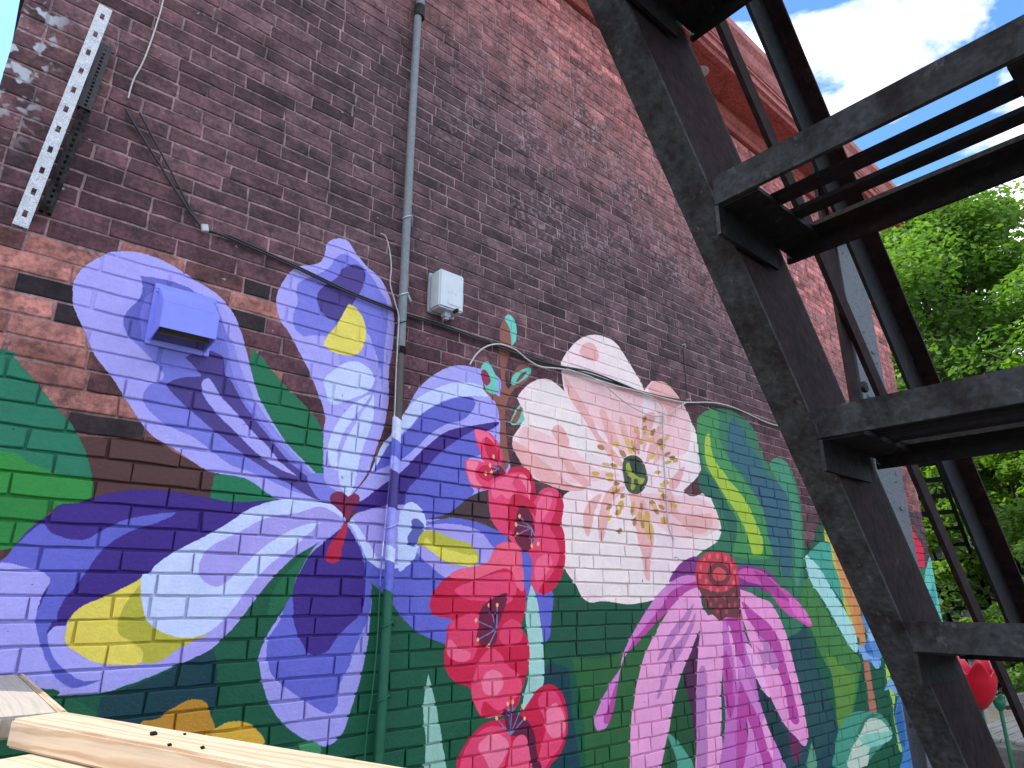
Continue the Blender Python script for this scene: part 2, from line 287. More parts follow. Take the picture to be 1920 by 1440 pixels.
2F66A0 6483,728 6561,738 6553,619 6522,454 6439,432 6400,552 6411,651
43957C 5225,541 5266,608 5367,691 5502,751 5646,771 5884,752 6085,716 6196,664 6263,608 6264,559 6125,503 5586,406 5198,461
2C7460 5654,636 5777,692 5915,725 6081,709 5923,693 5802,651 5651,576
BFD2BE 5532,546 5659,598 5759,647 5859,691 5967,696 6107,666 6216,605 6264,551 6243,513 6035,498 5824,501 5698,390 5405,431
84C6B2 5657,590 5863,597 6071,581 6267,567 6243,513 6035,498 5788,513
5C9A7C 4798,517 4871,601 4911,651c 4934,593 4938,497
7C2C7C 3401,1692 3513,1793 3651,1846 3738,1842 3741,1735 3560,1737
7C2C7C 3970,1747 4218,1815 4395,1811 4577,1788 4710,1696 4579,1639 4365,1674 4152,1654
CC4FA6 4171,1751 4249,1794 4428,1794 4570,1760 4710,1696 4857,1640 5002,1563 5114,1474 5152,1409 5092,1397 4949,1448 4796,1489 4675,1555 4596,1629 4477,1684 4301,1709
A8388C 4389,1784 4532,1759 4705,1677 4841,1583 4726,1602 4579,1639 4479,1693
E071BE 4846,1602 5001,1559 5113,1468 5140,1415 5012,1447 4880,1497
D481C8 3720,1729 3560,1734 3409,1687 3262,1604 3121,1491 3003,1382 2936,1297 2918,1245 2857,1197 2768,1112 2707,1028 2717,977 2759,964 2815,999 2862,1078 2898,1177 2950,1287 3079,1379 3249,1478 3373,1534 3542,1604 3730,1665
B8429C 3711,1704 3440,1647 3306,1547 3183,1471 3048,1380 2967,1311c 3078,1367 3283,1484 3428,1551 3709,1657
B8429C 2892,1186 2821,1082 2772,1011 2815,997 2870,1093
4E1644 3661,1400 3573,1303 3497,1210 3499,1095 3529,999 3540,832 3567,667 3621,896 3680,1278
ECA2D2 3729,1660 3604,1648 3487,1596 3372,1526 3241,1411 3134,1303 3060,1173 3012,1063 2978,923 2954,724 2947,645 3184,606 3214,735 3295,886 3362,1031 3468,1191 3573,1301 3664,1398 3788,1479 3724,1564
BC7AB6 3633,1567 3529,1504 3375,1407 3262,1297 3247,1264 3311,1294 3443,1395 3571,1481
BC7AB6 3644,1515 3533,1404 3400,1328 3321,1237 3218,1080 3272,1103 3369,1216 3504,1324 3620,1440
ECA2D2 3751,1490 3948,1476 3920,1264 3859,1065 3825,872 3761,512 3532,549 3571,900 3602,1133 3676,1377
BC7AB6 3628,1182 3707,1187 3678,890 3614,536 3536,549 3581,992
C46CBC 3948,1476 4022,1515 4130,1520 4170,1470 4207,1359 4309,1212 4345,1069 4378,917 4370,761 4490,553 4494,391 3761,512 3863,868 3896,1163
B8429C 3986,1454 4127,1509 4163,1360 4162,1146 4190,1041 4094,1038 4078,1256
B8429C 3935,1286 3996,1156 3978,955 3906,912 3894,1062
B8429C 4028,1001 4120,1044 4147,837 4087,458 3942,482
ECA2D2 4002,1432 4042,1367 4064,1206 4046,1093 4023,1209
163C40 4098,855 4131,811 4147,690 4238,433 4057,463 4106,646
D583CA 4066,1217 4128,1198 4226,1028 4354,839 4457,683 4530,546 4517,361 3977,452 4115,818
B8429C 4076,1104 4153,1002 4257,865 4325,715 4359,571 4261,585 4197,746 4105,927
ECA2D2 4283,830 4341,856 4373,773 4374,631 4331,668
10343C 4274,1223 4312,1187 4399,1031 4496,840 4606,697 4520,579 4453,668 4350,823 4276,1024
6A1E52 4619,745 4739,698 4753,613 4673,558 4621,614
EC9ACE 4172,1658c 4283,1642 4449,1600 4566,1572 4663,1481 4751,1319 4809,1106 4851,897 4869,744 4864,672 4808,640 4699,708 4547,822 4416,1001 4312,1203 4227,1371 4175,1506
B8429C 4203,1580 4357,1503 4518,1431 4634,1306 4696,1113 4760,872 4759,789 4655,817 4619,1018 4505,1226 4362,1367 4248,1471
BC7AB6 4245,1359 4288,1315 4334,1287 4400,1267 4394,1319 4335,1373 4466,1317 4527,1262 4579,1172 4498,1142 4438,1197 4391,1149 4344,1253
F0B0E0 4184,1311 4278,1273 4379,1099 4422,979 4330,1036 4240,1175
C23648 3687,1723 3716,1816 3823,1879 3960,1899 4090,1883 4167,1825 4183,1721 4151,1629 4177,1539 4142,1473 3992,1486 3926,1464 3851,1497 3775,1543 3736,1617
6A2E36 3711,1670 3816,1650 3978,1640 4168,1681 4177,1562 4140,1484 3992,1486 3926,1464 3851,1497 3775,1543 3736,1617
6A2E36 3822,1748 3861,1798 3968,1821 4059,1799 4087,1748 4041,1696 3942,1673 3853,1694
D04A50 3872,1743 3909,1783 3974,1796 4033,1769 4037,1736 3980,1712 3907,1711
E0606C 3778,1835 3799,1854 3814,1836 3793,1816
E0606C 3842,1859 3864,1879 3879,1861 3857,1841
E0606C 3935,1863 3958,1883 3973,1864 3951,1844
E0606C 4029,1853 4052,1873 4068,1854 4044,1834
E0606C 4098,1817 4121,1837 4137,1818 4114,1798
E0606C 3732,1789 3752,1808 3767,1790 3746,1771
E0606C 4121,1766 4144,1786 4160,1767 4137,1747
E0606C 3713,1735 3734,1753 3749,1735 3728,1717
E0606C 3777,1703 3798,1722 3813,1704 3792,1685
E0606C 4097,1697 4120,1717 4136,1697 4113,1678
E0606C 3820,1660 3841,1679 3856,1661 3835,1642
E0606C 3899,1650 3921,1669 3936,1651 3914,1632
E0606C 4005,1662 4027,1681 4043,1663 4020,1643
A9474C 3781,1606 3802,1623 3817,1607 3797,1590
A9474C 3869,1596 3890,1612 3906,1596 3885,1580
A9474C 3974,1607 3996,1623 4011,1607 3990,1590
A9474C 4082,1618 4104,1635 4121,1618 4098,1601
A9474C 3804,1564 3825,1580 3840,1564 3819,1548
A9474C 3913,1552 3934,1568 3950,1552 3928,1536
A9474C 4017,1557 4039,1574 4055,1557 4033,1541
A9474C 4093,1562 4115,1579 4131,1562 4109,1545
A9474C 3877,1520 3898,1536 3913,1520 3892,1504
A9474C 3979,1519 4001,1535 4016,1519 3995,1503
4FA088 3295,888 3373,852 3447,781 3505,711 3532,549 3353,578 3359,749
E5406E 1905,2381c 1944,2395 1995,2393 2047,2365 2083,2321 2097,2260 2073,2225 2015,2231 1974,2236 1943,2288
F2668C 1915,2382 1954,2394 2006,2378 2041,2342 1972,2354 1946,2315
C80B42 1982,2361 2030,2341 2065,2291 2069,2243 2018,2252 1983,2293
E5406E 1860,2221 1905,2237 1998,2231 2076,2225 2122,2196 2060,2149 1993,2102 1927,2103 1885,2132
F47A98 1867,2217 1905,2232 1941,2226 1919,2179 1936,2135 1976,2106 1927,2106 1888,2135
C80B42 1935,2189 1974,2218 2042,2226 2087,2200 2019,2144 1952,2155
6A0C36 2018,2191 2059,2228 2101,2215 2111,2184 2060,2157
E5406E 2008,2133 2071,2173 2129,2200 2159,2233 2250,2240 2296,2199 2318,2092c 2358,2137 2423,2157 2489,2138 2523,2071 2501,1987 2526,1908 2521,1772 2478,1683 2395,1626 2319,1626 2282,1680 2294,1765 2261,1815 2188,1833 2130,1883 2073,1912 2017,1982
F2668C 2029,2136 2129,2186 2188,2198 2159,2150 2188,2108 2129,2069 2086,2087 2044,2061 2022,2091
F4809C 2204,2194 2265,2196 2298,2119 2279,2072 2249,2137
C80B42 2129,2197 2162,2234 2250,2240 2299,2194 2318,2092 2279,2072 2280,2163 2219,2213
C80B42 2144,2068 2203,2101 2310,2058 2312,2001 2263,2031 2210,2041 2188,1984 2176,1897 2130,1950
6A0C36 2210,2041 2263,2034 2304,1971 2303,1893 2261,1821 2202,1845 2170,1896 2185,1984
C80B42 2492,2139 2523,2071 2501,1987 2526,1908 2521,1772 2478,1683 2395,1626 2334,1637 2428,1723 2482,1813 2457,1902 2418,1956 2456,2039
F2668C 2333,2077 2390,2128 2439,2127 2420,2050 2355,1977 2316,1974
F2668C 2329,1788 2399,1812 2429,1769 2366,1703 2320,1681 2305,1723
C80B42 1689,1588 1710,1632 1755,1679 1815,1700 1929,1692 2075,1730 2159,1738 2245,1636 2247,1554 2218,1474 2260,1413 2266,1314 2230,1221 2186,1140 2133,1127 2004,1103 1954,1135 1915,1226 1830,1259 1781,1315 1775,1395 1787,1485 1809,1512 1714,1531 1690,1559
F0607F 1791,1691 1839,1726 1993,1755 2046,1829 2102,1859 2173,1856 2220,1816 2231,1719 2233,1636 2187,1656 2159,1717 2103,1736 2021,1714 1916,1682
E5406E 1817,1635 1916,1674 2075,1717 2159,1709 2187,1638 2131,1577 1996,1587 1893,1597
E03A66 1793,1482 1822,1511 1945,1538 1985,1482 1951,1387 1924,1343 1851,1337 1788,1376
F2668C 1794,1432 1850,1393 1911,1372 1900,1341 1839,1340 1788,1374
E03A66 2097,1479 2159,1509 2218,1476 2218,1415 2145,1388 2078,1422
6A0C36 1958,1518 1996,1577 2124,1625 2101,1535 2066,1478 2060,1411 1999,1392 1945,1424 1959,1480
E8456F 2025,1383 2081,1362 2135,1303 2203,1261 2216,1193 2162,1115 2004,1103 1941,1162 1924,1243 1962,1331
F27C9C 1983,1250 2007,1285 2053,1293 2095,1270 2103,1225 2060,1189 1996,1204
C80B42 2003,1167 2080,1124 2186,1170 2214,1195 2186,1133 2133,1124 2004,1105 1979,1134
C80B42 1848,905 1863,976 1920,1036 1992,1080 2081,1089 2133,1088 2213,1102 2269,1153 2327,1196 2400,1208 2477,1165 2514,1063 2501,966 2454,897 2377,845 2345,681 1853,768
E5406E 1883,875 1886,980 1944,1041 2030,1066 2120,1047 2149,990 2123,923 2083,845
F27C9C 1963,995 2030,1034 2109,1014 2136,965 2085,902 2045,884 2007,939
E5406E 2319,1149 2414,1181 2476,1116 2503,1033 2470,941 2392,886 2321,842 2322,914 2367,1029
F27C9C 2375,1096 2428,1122 2475,1086 2497,1024 2471,979 2409,977 2364,1029
5E0C36 2106,1122 2159,1108 2243,1072 2298,999 2311,925 2341,832 2266,843 2239,925 2186,1003 2133,1027
EE5A82 2140,836 2157,980 2213,1013 2256,968 2268,816
7A7CA8 2064,1466c 2022,1570c 2016,1569c 2058,1465c
F6B878 2011,1570 2019,1580 2027,1570 2019,1559
7A7CA8 2065,1465c 2069,1571c 2062,1571c 2058,1465c
F6B878 2057,1571 2065,1582 2074,1571 2066,1560
7A7CA8 2060,1467c 1952,1426c 1956,1422c 2063,1463c
F6B878 1946,1424 1954,1434 1962,1424 1954,1414
7A7CA8 2058,1466c 2014,1397c 2020,1394c 2064,1464c
F6B878 2010,1396 2017,1406 2025,1395 2018,1385
7A7CA8 2062,1467c 1943,1508c 1941,1504c 2060,1463c
F6B878 1934,1506 1942,1517 1950,1506 1942,1496
7A7CA8 2288,1940c 2208,1992c 2203,1988c 2282,1936c
F6B878 2197,1989 2206,2002 2215,1991 2206,1978
7A7CA8 2286,1941c 2183,1951c 2181,1945c 2284,1936c
F6B878 2173,1947 2182,1960 2191,1948 2182,1936
7A7CA8 2283,1941c 2189,1902c 2192,1897c 2287,1936c
F6B878 2182,1899 2191,1912 2200,1900 2191,1888
7A7CA8 2281,1938c 2282,1851c 2289,1851c 2289,1939c
F6B878 2277,1850 2286,1863 2295,1851 2285,1839
7A7CA8 2282,1937c 2328,1861c 2335,1863c 2289,1940c
F6B878 2322,1861 2332,1874 2341,1862 2331,1850
7A7CA8 2149,1019c 2136,1147c 2129,1147c 2143,1019c
F6B878 2125,1147 2132,1157 2140,1146 2133,1137
7A7CA8 2149,1018c 2165,1151c 2158,1152c 2143,1019c
F6B878 2154,1152 2162,1162 2170,1151 2162,1141
7A7CA8 2149,1020c 2067,1096c 2063,1093c 2143,1018c
F6B878 2057,1095 2065,1104 2073,1094 2065,1085
7A7CA8 2149,1018c 2223,1128c 2217,1131c 2143,1020c
F6B878 2212,1130 2220,1140 2228,1129 2220,1119
7A7CA8 2148,1017c 2237,1074c 2232,1078c 2144,1021c
F6B878 2227,1077 2235,1086 2243,1075 2235,1066
7A7CA8 2072,2215c 2015,2224c 2012,2219c 2069,2209c
F6B878 2005,2221 2013,2234 2022,2223 2014,2210
7A7CA8 2074,2214c 2037,2271c 2031,2267c 2067,2211c
F6B878 2026,2268 2034,2281 2043,2270 2034,2257
7A7CA8 2069,2215c 1985,2179c 1987,2174c 2072,2210c
F6B878 1978,2176 1986,2189 1995,2178 1986,2165
7A7CA8 2069,2215c 2020,2192c 2022,2187c 2072,2210c
F6B878 2013,2188 2021,2202 2029,2191 2021,2177
DB2C4E 7353,2865 7456,2844 7563,2767 7608,2588 7579,2383 7643,2220 7798,2116 7759,1901 7747,1880 7257,1847 6999,2147
E88A5A 7432,2853 7506,2828 7571,2723 7475,2702 7388,2759
3C7A5A 7130,1864c 7768,1891 7706,1610 7937,954 6849,1019
72CCC0 7946,2020c 7990,1902 7980,1663 7987,1403 8002,803 7426,845 7514,1314 7670,1764
48A8A8 7884,1741 7932,1689 7890,1559 7769,1508 7736,1610
"""
# ------------------------------------------------------------------ helpers
RND = random.Random(11)


def lin(c):
    c /= 255.0
    return c / 12.92 if c <= 0.04045 else ((c + 0.055) / 1.055) ** 2.4


def rgb(h, k=1.0):
    return tuple(lin(int(h[i:i + 2], 16)) * k for i in (0, 2, 4)) + (1.0,)


def tag(o, label=None, cat=None, group=None, kind=None):
    if label: o['label'] = label
    if cat: o['category'] = cat
    if group: o['group'] = group
    if kind: o['kind'] = kind
    return o


def empty(name, loc, label=None, cat=None, group=None, kind=None):
    o = bpy.data.objects.new(name, None)
    o.empty_display_size = 0.1
    COL.objects.link(o)
    o.location = loc
    return tag(o, label, cat, group, kind)


def wloc(o):
    v = Vector(o.location)
    p = o.parent
    while p:
        v = v + Vector(p.location)
        p = p.parent
    return v


class MB:
    """collects faces; build() links them as one mesh object"""
    def __init__(s):
        s.v = []
        s.f = []
        s.sm = []

    def add(s, vs, fs, smooth=False):
        n = len(s.v)
        s.v += [tuple(v) for v in vs]
        s.f += [tuple(n + i for i in f) for f in fs]
        s.sm += [smooth] * len(fs)
        return s

    def obox(s, c, ax, ay, az):
        c, ax, ay, az = Vector(c), Vector(ax), Vector(ay), Vector(az)
        vs = [c + ax * i + ay * j + az * k for k in (-1, 1) for j in (-1, 1) for i in (-1, 1)]
        fs = [(0, 2, 3, 1), (4, 5, 7, 6), (0, 1, 5, 4), (2, 6, 7, 3), (0, 4, 6, 2), (1, 3, 7, 5)]
        if ax.cross(ay).dot(az) < 0:
            fs = [f[::-1] for f in fs]
        return s.add(vs, fs)

    def box(s, x0, x1, y0, y1, z0, z1):
        return s.obox(((x0 + x1) / 2, (y0 + y1) / 2, (z0 + z1) / 2), ((x1 - x0) / 2, 0, 0), (0, (y1 - y0) / 2, 0), (0, 0, (z1 - z0) / 2))

    def bar(s, p0, p1, u, w, h):
        """bar from p0 to p1, width w along u, height h across"""
        p0, p1, u = Vector(p0), Vector(p1), Vector(u)
        d = (p1 - p0).normalized()
        u = (u - d * u.dot(d)).normalized()
        return s.obox((p0 + p1) / 2, (p1 - p0) / 2, u * w / 2, d.cross(u) * h / 2)

    def tube(s, pts, r, n=8, caps=True, radii=None):
        pts = [Vector(p) for p in pts]
        vs, fs = [], []
        ref = Vector((0.13, 0.31, 0.94))
        for i, p in enumerate(pts):
            d = (pts[min(i + 1, len(pts) - 1)] - pts[max(i - 1, 0)]).normalized()
            a = d.cross(ref)
            if a.length < 1e-3:
                a = d.cross(Vector((1, 0, 0)))
            a.normalize()
            b = d.cross(a)
            rr = radii[i] if radii else r
            for k in range(n):
                t = 2 * math.pi * k / n
                vs.append(p + a * (rr * math.cos(t)) + b * (rr * math.sin(t)))
        for i in range(len(pts) - 1):
            for k in range(n):
                k2 = (k + 1) % n
                fs.append((i * n + k, i * n + k2, (i + 1) * n + k2, (i + 1) * n + k))
        s.add(vs, fs, True)
        if caps:
            s.add([vs[k] for k in range(n)], [tuple(range(n))[::-1]])
            s.add([vs[(len(pts) - 1) * n + k] for k in range(n)], [tuple(range(n))])
        return s

    def build(s, name, mat, parent=None, origin=None, bevel=0.0):
        me = bpy.data.meshes.new(name)
        org = Vector(origin) if origin is not None else (wloc(parent) if parent else Vector((0, 0, 0)))
        me.from_pydata([Vector(v) - org for v in s.v], [], s.f)
        me.polygons.foreach_set('use_smooth', s.sm)
        me.materials.append(mat)
        if bevel:
            bm = bmesh.new()
            bm.from_mesh(me)
            bmesh.ops.bevel(bm, geom=bm.edges[:], offset=bevel, segments=2, affect='EDGES', clamp_overlap=True)
            bm.to_mesh(me)
            bm.free()
        me.update()
        o = bpy.data.objects.new(name, me)
        COL.objects.link(o)
        if parent:
            o.parent = parent
            o.location = org - wloc(parent)
        else:
            o.location = org
        return o


def smooth_path(pts, n=6):
    pts = [Vector(p) for p in pts]
    out = []
    for i in range(len(pts) - 1):
        p0, p1, p2, p3 = pts[max(i - 1, 0)], pts[i], pts[i + 1], pts[min(i + 2, len(pts) - 1)]
        for k in range(n):
            t = k / n
            out.append(0.5 * ((2 * p1) + (p2 - p0) * t + (2 * p0 - 5 * p1 + 4 * p2 - p3) * t * t + (3 * p1 - p0 - 3 * p2 + p3) * t ** 3))
    out.append(pts[-1])
    return out


# ------------------------------------------------------------------ materials
class NT:
    def __init__(s, name):
        s.m = bpy.data.materials.new(name)
        s.m.use_nodes = True
        s.t = s.m.node_tree
        s.n, s.l = s.t.nodes, s.t.links
        s.b = s.n['Principled BSDF']

    def node(s, typ, ins=None, **kw):
        n = s.n.new(typ)
        for k, v in kw.items():
            setattr(n, k, v)
        for k, v in (ins or {}).items():
            if isinstance(v, bpy.types.NodeSocket):
                s.l.new(v, n.inputs[k])
            else:
                n.inputs[k].default_value = v
        return n

    def mix(s, fac, a, b, blend='MIX'):
        n = s.node('ShaderNodeMix', data_type='RGBA', blend_type=blend)
        for key, v in (('Factor', fac), ('A', a), ('B', b)):
            sock = [i for i in n.inputs if i.name == key and (i.type == ('VALUE' if key == 'Factor' else 'RGBA'))][0]
            if isinstance(v, bpy.types.NodeSocket):
                s.l.new(v, sock)
            else:
                sock.default_value = v
        return [o for o in n.outputs if o.type == 'RGBA'][0]

    def math(s, op, a, b=0.0, clamp=False):
        n = s.node('ShaderNodeMath', operation=op, use_clamp=clamp)
        for i, v in enumerate((a, b)):
            if isinstance(v, bpy.types.NodeSocket):
                s.l.new(v, n.inputs[i])
            else:
                n.inputs[i].default_value = v
        return n.outputs[0]

    def noise(s, vec, scale, detail=4, rough=0.55, dist=0.0):
        n = s.node('ShaderNodeTexNoise', {'Scale': scale, 'Detail': detail, 'Roughness': rough, 'Distortion': dist})
        if vec is not None:
            s.l.new(vec, n.inputs['Vector'])
        return n.outputs['Fac']

    def ramp(s, fac, stops):
        n = s.node('ShaderNodeValToRGB')
        e = n.color_ramp.elements
        while len(e) < len(stops):
            e.new(0.5)
        for el, (p, c) in zip(e, stops):
            el.position = p
            el.color = c if len(c) == 4 else (*c, 1)
        s.l.new(fac, n.inputs['Fac'])
        return n.outputs['Color']

    def step(s, fac, lo, hi):
        n = s.node('ShaderNodeMapRange', {'From Min': lo, 'From Max': hi}, clamp=True)
        s.l.new(fac, n.inputs['Value'])
        return n.outputs['Result']

    def bump(s, h, strength, dist=0.01, prev=None):
        n = s.node('ShaderNodeBump', {'Strength': strength, 'Distance': dist, 'Height': h})
        if prev is not None:
            s.l.new(prev, n.inputs['Normal'])
        return n.outputs['Normal']

    def out(s, color=None, rough=None, normal=None, metal=None, spec=None):
        for key, v in (('Base Color', color), ('Roughness', rough), ('Normal', normal), ('Metallic', metal), ('Specular IOR Level', spec)):
            if v is None:
                continue
            if isinstance(v, bpy.types.NodeSocket):
                s.l.new(v, s.b.inputs[key])
            else:
                s.b.inputs[key].default_value = v
        return s.m


def pos(nt):
    return nt.node('ShaderNodeNewGeometry').outputs['Position']


def objco(nt):
    return nt.node('ShaderNodeTexCoord').outputs['Object']


# --- the mural: painted polygons on the wall plane (millimetres along the wall, millimetres above ground)
MX0, MX1, MZ0, MZ1, MRES = -0.16, 8.0, 0.0, 3.2, 480
MW, MH = int((MX1 - MX0) * MRES), int((MZ1 - MZ0) * MRES)


def paint_mural():
    img = np.zeros((MH, MW, 4), np.float32)
    img[..., 0], img[..., 1], img[..., 2] = 0.28, 0.2, 0.2
    for row in MURAL.strip().splitlines():
        h, *pts = row.split()
        P, corner = [], []
        for q in pts:
            corner.append(q.endswith('c'))
            x, z = q.rstrip('c').split(',')
            P.append((float(x) / 1000, float(z) / 1000))
        n = len(P)
        poly = []
        for i in range(n):
            p0, p1, p2, p3 = P[i - 1], P[i], P[(i + 1) % n], P[(i + 2) % n]
            if corner[i]: p0 = p1
            if corner[(i + 1) % n]: p3 = p2
            for k in range(8):
                t = k / 8
                poly.append(tuple(0.5 * (2 * b + (c - a) * t + (2 * a - 5 * b + 4 * c - d) * t * t + (3 * b - a - 3 * c + d) * t ** 3)
                                  for a, b, c, d in zip(p0, p1, p2, p3)))
        A = np.array(poly)
        xs = (A[:, 0] - MX0) * MRES
        ys = (A[:, 1] - MZ0) * MRES
        x2, y2 = np.roll(xs, -1), np.roll(ys, -1)
        c = [int(h[i:i + 2], 16) / 255 for i in (0, 2, 4)]
        for r in range(max(0, int(ys.min())), min(MH - 1, int(ys.max()) + 1)):
            yc = r + 0.5
            m = (ys <= yc) != (y2 <= yc)
            if not m.any():
                continue
            cr = np.sort(xs[m] + (yc - ys[m]) / (y2[m] - ys[m]) * (x2[m] - xs[m]))
            for a, b in zip(cr[::2], cr[1::2]):
                a, b = max(0, int(a + 0.5)), min(MW, int(b + 0.5))
                if b > a:
                    img[r, a:b, :3] = c
                    img[r, a:b, 3] = 1
    im = bpy.data.images.new('mural_paint', MW, MH, alpha=True)
    im.alpha_mode = 'CHANNEL_PACKED'
    im.pixels.foreach_set(img.ravel())
    im.update()
    im.pack()
    return im


MURAL_IMG = paint_mural()


def wall_material(name, mortar=False):
    t = NT(name)
    P = pos(t)
    wob = t.node('ShaderNodeTexNoise', {'Scale': 55.0, 'Detail': 2.0})
    t.l.new(P, wob.inputs['Vector'])
    off = t.node('ShaderNodeVectorMath', {0: wob.outputs['Color'], 1: (0.5, 0.5, 0.5)}, operation='SUBTRACT')
    off2 = t.node('ShaderNodeVectorMath', {0: off.outputs[0], 1: (0.006, 0.0, 0.006)}, operation='MULTIPLY')
    pw = t.node('ShaderNodeVectorMath', {0: P, 1: off2.outputs[0]}, operation='ADD')
    sp = t.node('ShaderNodeSeparateXYZ', {'Vector': pw.outputs[0]})
    u = t.math('DIVIDE', t.math('SUBTRACT', sp.outputs['X'], MX0), MX1 - MX0)
    v = t.math('DIVIDE', t.math('SUBTRACT', sp.outputs['Z'], MZ0), MZ1 - MZ0)
    uv = t.node('ShaderNodeCombineXYZ', {'X': u, 'Y': v})
    tex = t.node('ShaderNodeTexImage', image=MURAL_IMG, extension='CLIP', interpolation='Linear')
    t.l.new(uv.outputs[0], tex.inputs['Vector'])
    at = t.node('ShaderNodeAttribute', attribute_name='bcol')
    base = t.mix(1.0, at.outputs['Color'], (1.06, 0.97, 0.95, 1), 'MULTIPLY')
    n1 = t.noise(P, 9, 3, 0.6)
    n2 = t.noise(P, 60, 4, 0.7)
    n4 = t.noise(P, 2.3, 1, 0.5)
    base = t.mix(1.0, base, t.ramp(n1, [(0.28, (0.48, 0.48, 0.5)), (0.72, (1.5, 1.44, 1.42))]), 'MULTIPLY')
    base = t.mix(1.0, base, t.ramp(n2, [(0.3, (0.58, 0.58, 0.6)), (0.7, (1.35, 1.32, 1.3))]), 'MULTIPLY')
    # soot blotches and pale salts with shapes of their own
    base = t.mix(t.math('MULTIPLY', t.step(t.noise(P, 13, 4, 0.72), 0.50, 0.66), 0.66), base, (0.03, 0.024, 0.026, 1))
    sx = t.node('ShaderNodeSeparateXYZ', {'Vector': P})
    band = t.math('MULTIPLY', t.step(sx.outputs['Z'], 3.1, 4.2), t.step(sx.outputs['X'], 1.2, 2.4))
    flecks = t.math('MULTIPLY', t.step(t.noise(P, 27, 3, 0.6), 0.53, 0.63), t.math('MULTIPLY', band, t.step(n4, 0.38, 0.6)))
    base = t.mix(t.math('MULTIPLY', flecks, 0.75), base, (0.42, 0.32, 0.33, 1))
    drips = t.step(t.noise(P, 31, 1, 0.5), 0.775, 0.79)
    base = t.mix(t.math('MULTIPLY', drips, 0.6), base, (0.5, 0.47, 0.46, 1))
    # peeled white paint near the left corner
    peel = t.math('MULTIPLY', t.step(t.noise(P, 14, 2, 0.7), 0.55, 0.6), t.math('MULTIPLY', t.step(sx.outputs['X'], 0.03, -0.06), t.step(sx.outputs['Z'], 3.0, 3.3)))
    base = t.mix(t.math('MULTIPLY', peel, 0.85), base, (0.55, 0.58, 0.62, 1))
    if mortar:
        base = t.mix(0.25, base, (0.16, 0.125, 0.12, 1))
    paint = t.mix(1.0, tex.outputs['Color'], (1.10, 1.0, 0.95, 1), 'MULTIPLY')
    paint = t.mix(1.0, paint, t.ramp(n1, [(0.3, (0.93, 0.93, 0.94)), (0.7, (1.05, 1.05, 1.04))]), 'MULTIPLY')
    paint = t.mix(1.0, paint, t.ramp(n2, [(0.3, (0.94, 0.94, 0.94)), (0.7, (1.05, 1.05, 1.05))]), 'MULTIPLY')
    chips = t.math('SUBTRACT', 1.0, t.math('MULTIPLY', t.step(t.noise(P, 38, 2, 0.7), 0.74, 0.76), 0.8))
    fac = t.math('MULTIPLY', t.step(tex.outputs['Alpha'], 0.35, 0.65), chips)
    col = t.mix(fac, base, paint)
    rough = t.math('SUBTRACT', 0.9, t.math('MULTIPLY', fac, 0.33))
    nb = t.bump(t.noise(P, 75, 4, 0.72), 0.6, 0.006)
    return t.out(col, rough, nb, spec=0.35)


def metal_paint(name, c1, c2, rough=0.55, scale=18.0, thr=(0.5, 0.68), metal=0.0, bump=0.25, spec=0.5, wear=0.0):
    t = NT(name)
    P = pos(t)
    n1 = t.noise(P, scale, 6, 0.65, 0.3)
    n2 = t.noise(P, scale * 7, 4, 0.6)
    c = t.mix(t.step(n1, *thr), c1, c2)
    c = t.mix(1.0, c, t.ramp(n2, [(0.3, (0.55, 0.55, 0.55)), (0.72, (1.45, 1.42, 1.4))]), 'MULTIPLY')
    c = t.mix(t.math('MULTIPLY', t.step(t.noise(P, scale * 3.3, 3, 0.7), 0.62, 0.72), wear), c, (0.16, 0.13, 0.115, 1))
    return t.out(c, t.math('ADD', t.math('MULTIPLY', n1, 0.25), rough - 0.12), t.bump(t.math('ADD', n1, t.math('MULTIPLY', n2, 0.6)), bump, 0.004), metal, spec)


def plain(name, c, rough=0.5, scale=30, amp=0.15, bump=0.1, spec=None):
    t = NT(name)
    n1 = t.noise(objco(t), scale, 5, 0.6)
    c2 = t.mix(1.0, c, t.ramp(n1, [(0.3, (1 - amp,) * 3), (0.7, (1 + amp,) * 3)]), 'MULTIPLY')
    return t.out(c2, rough, t.bump(n1, bump, 0.003), spec=spec)


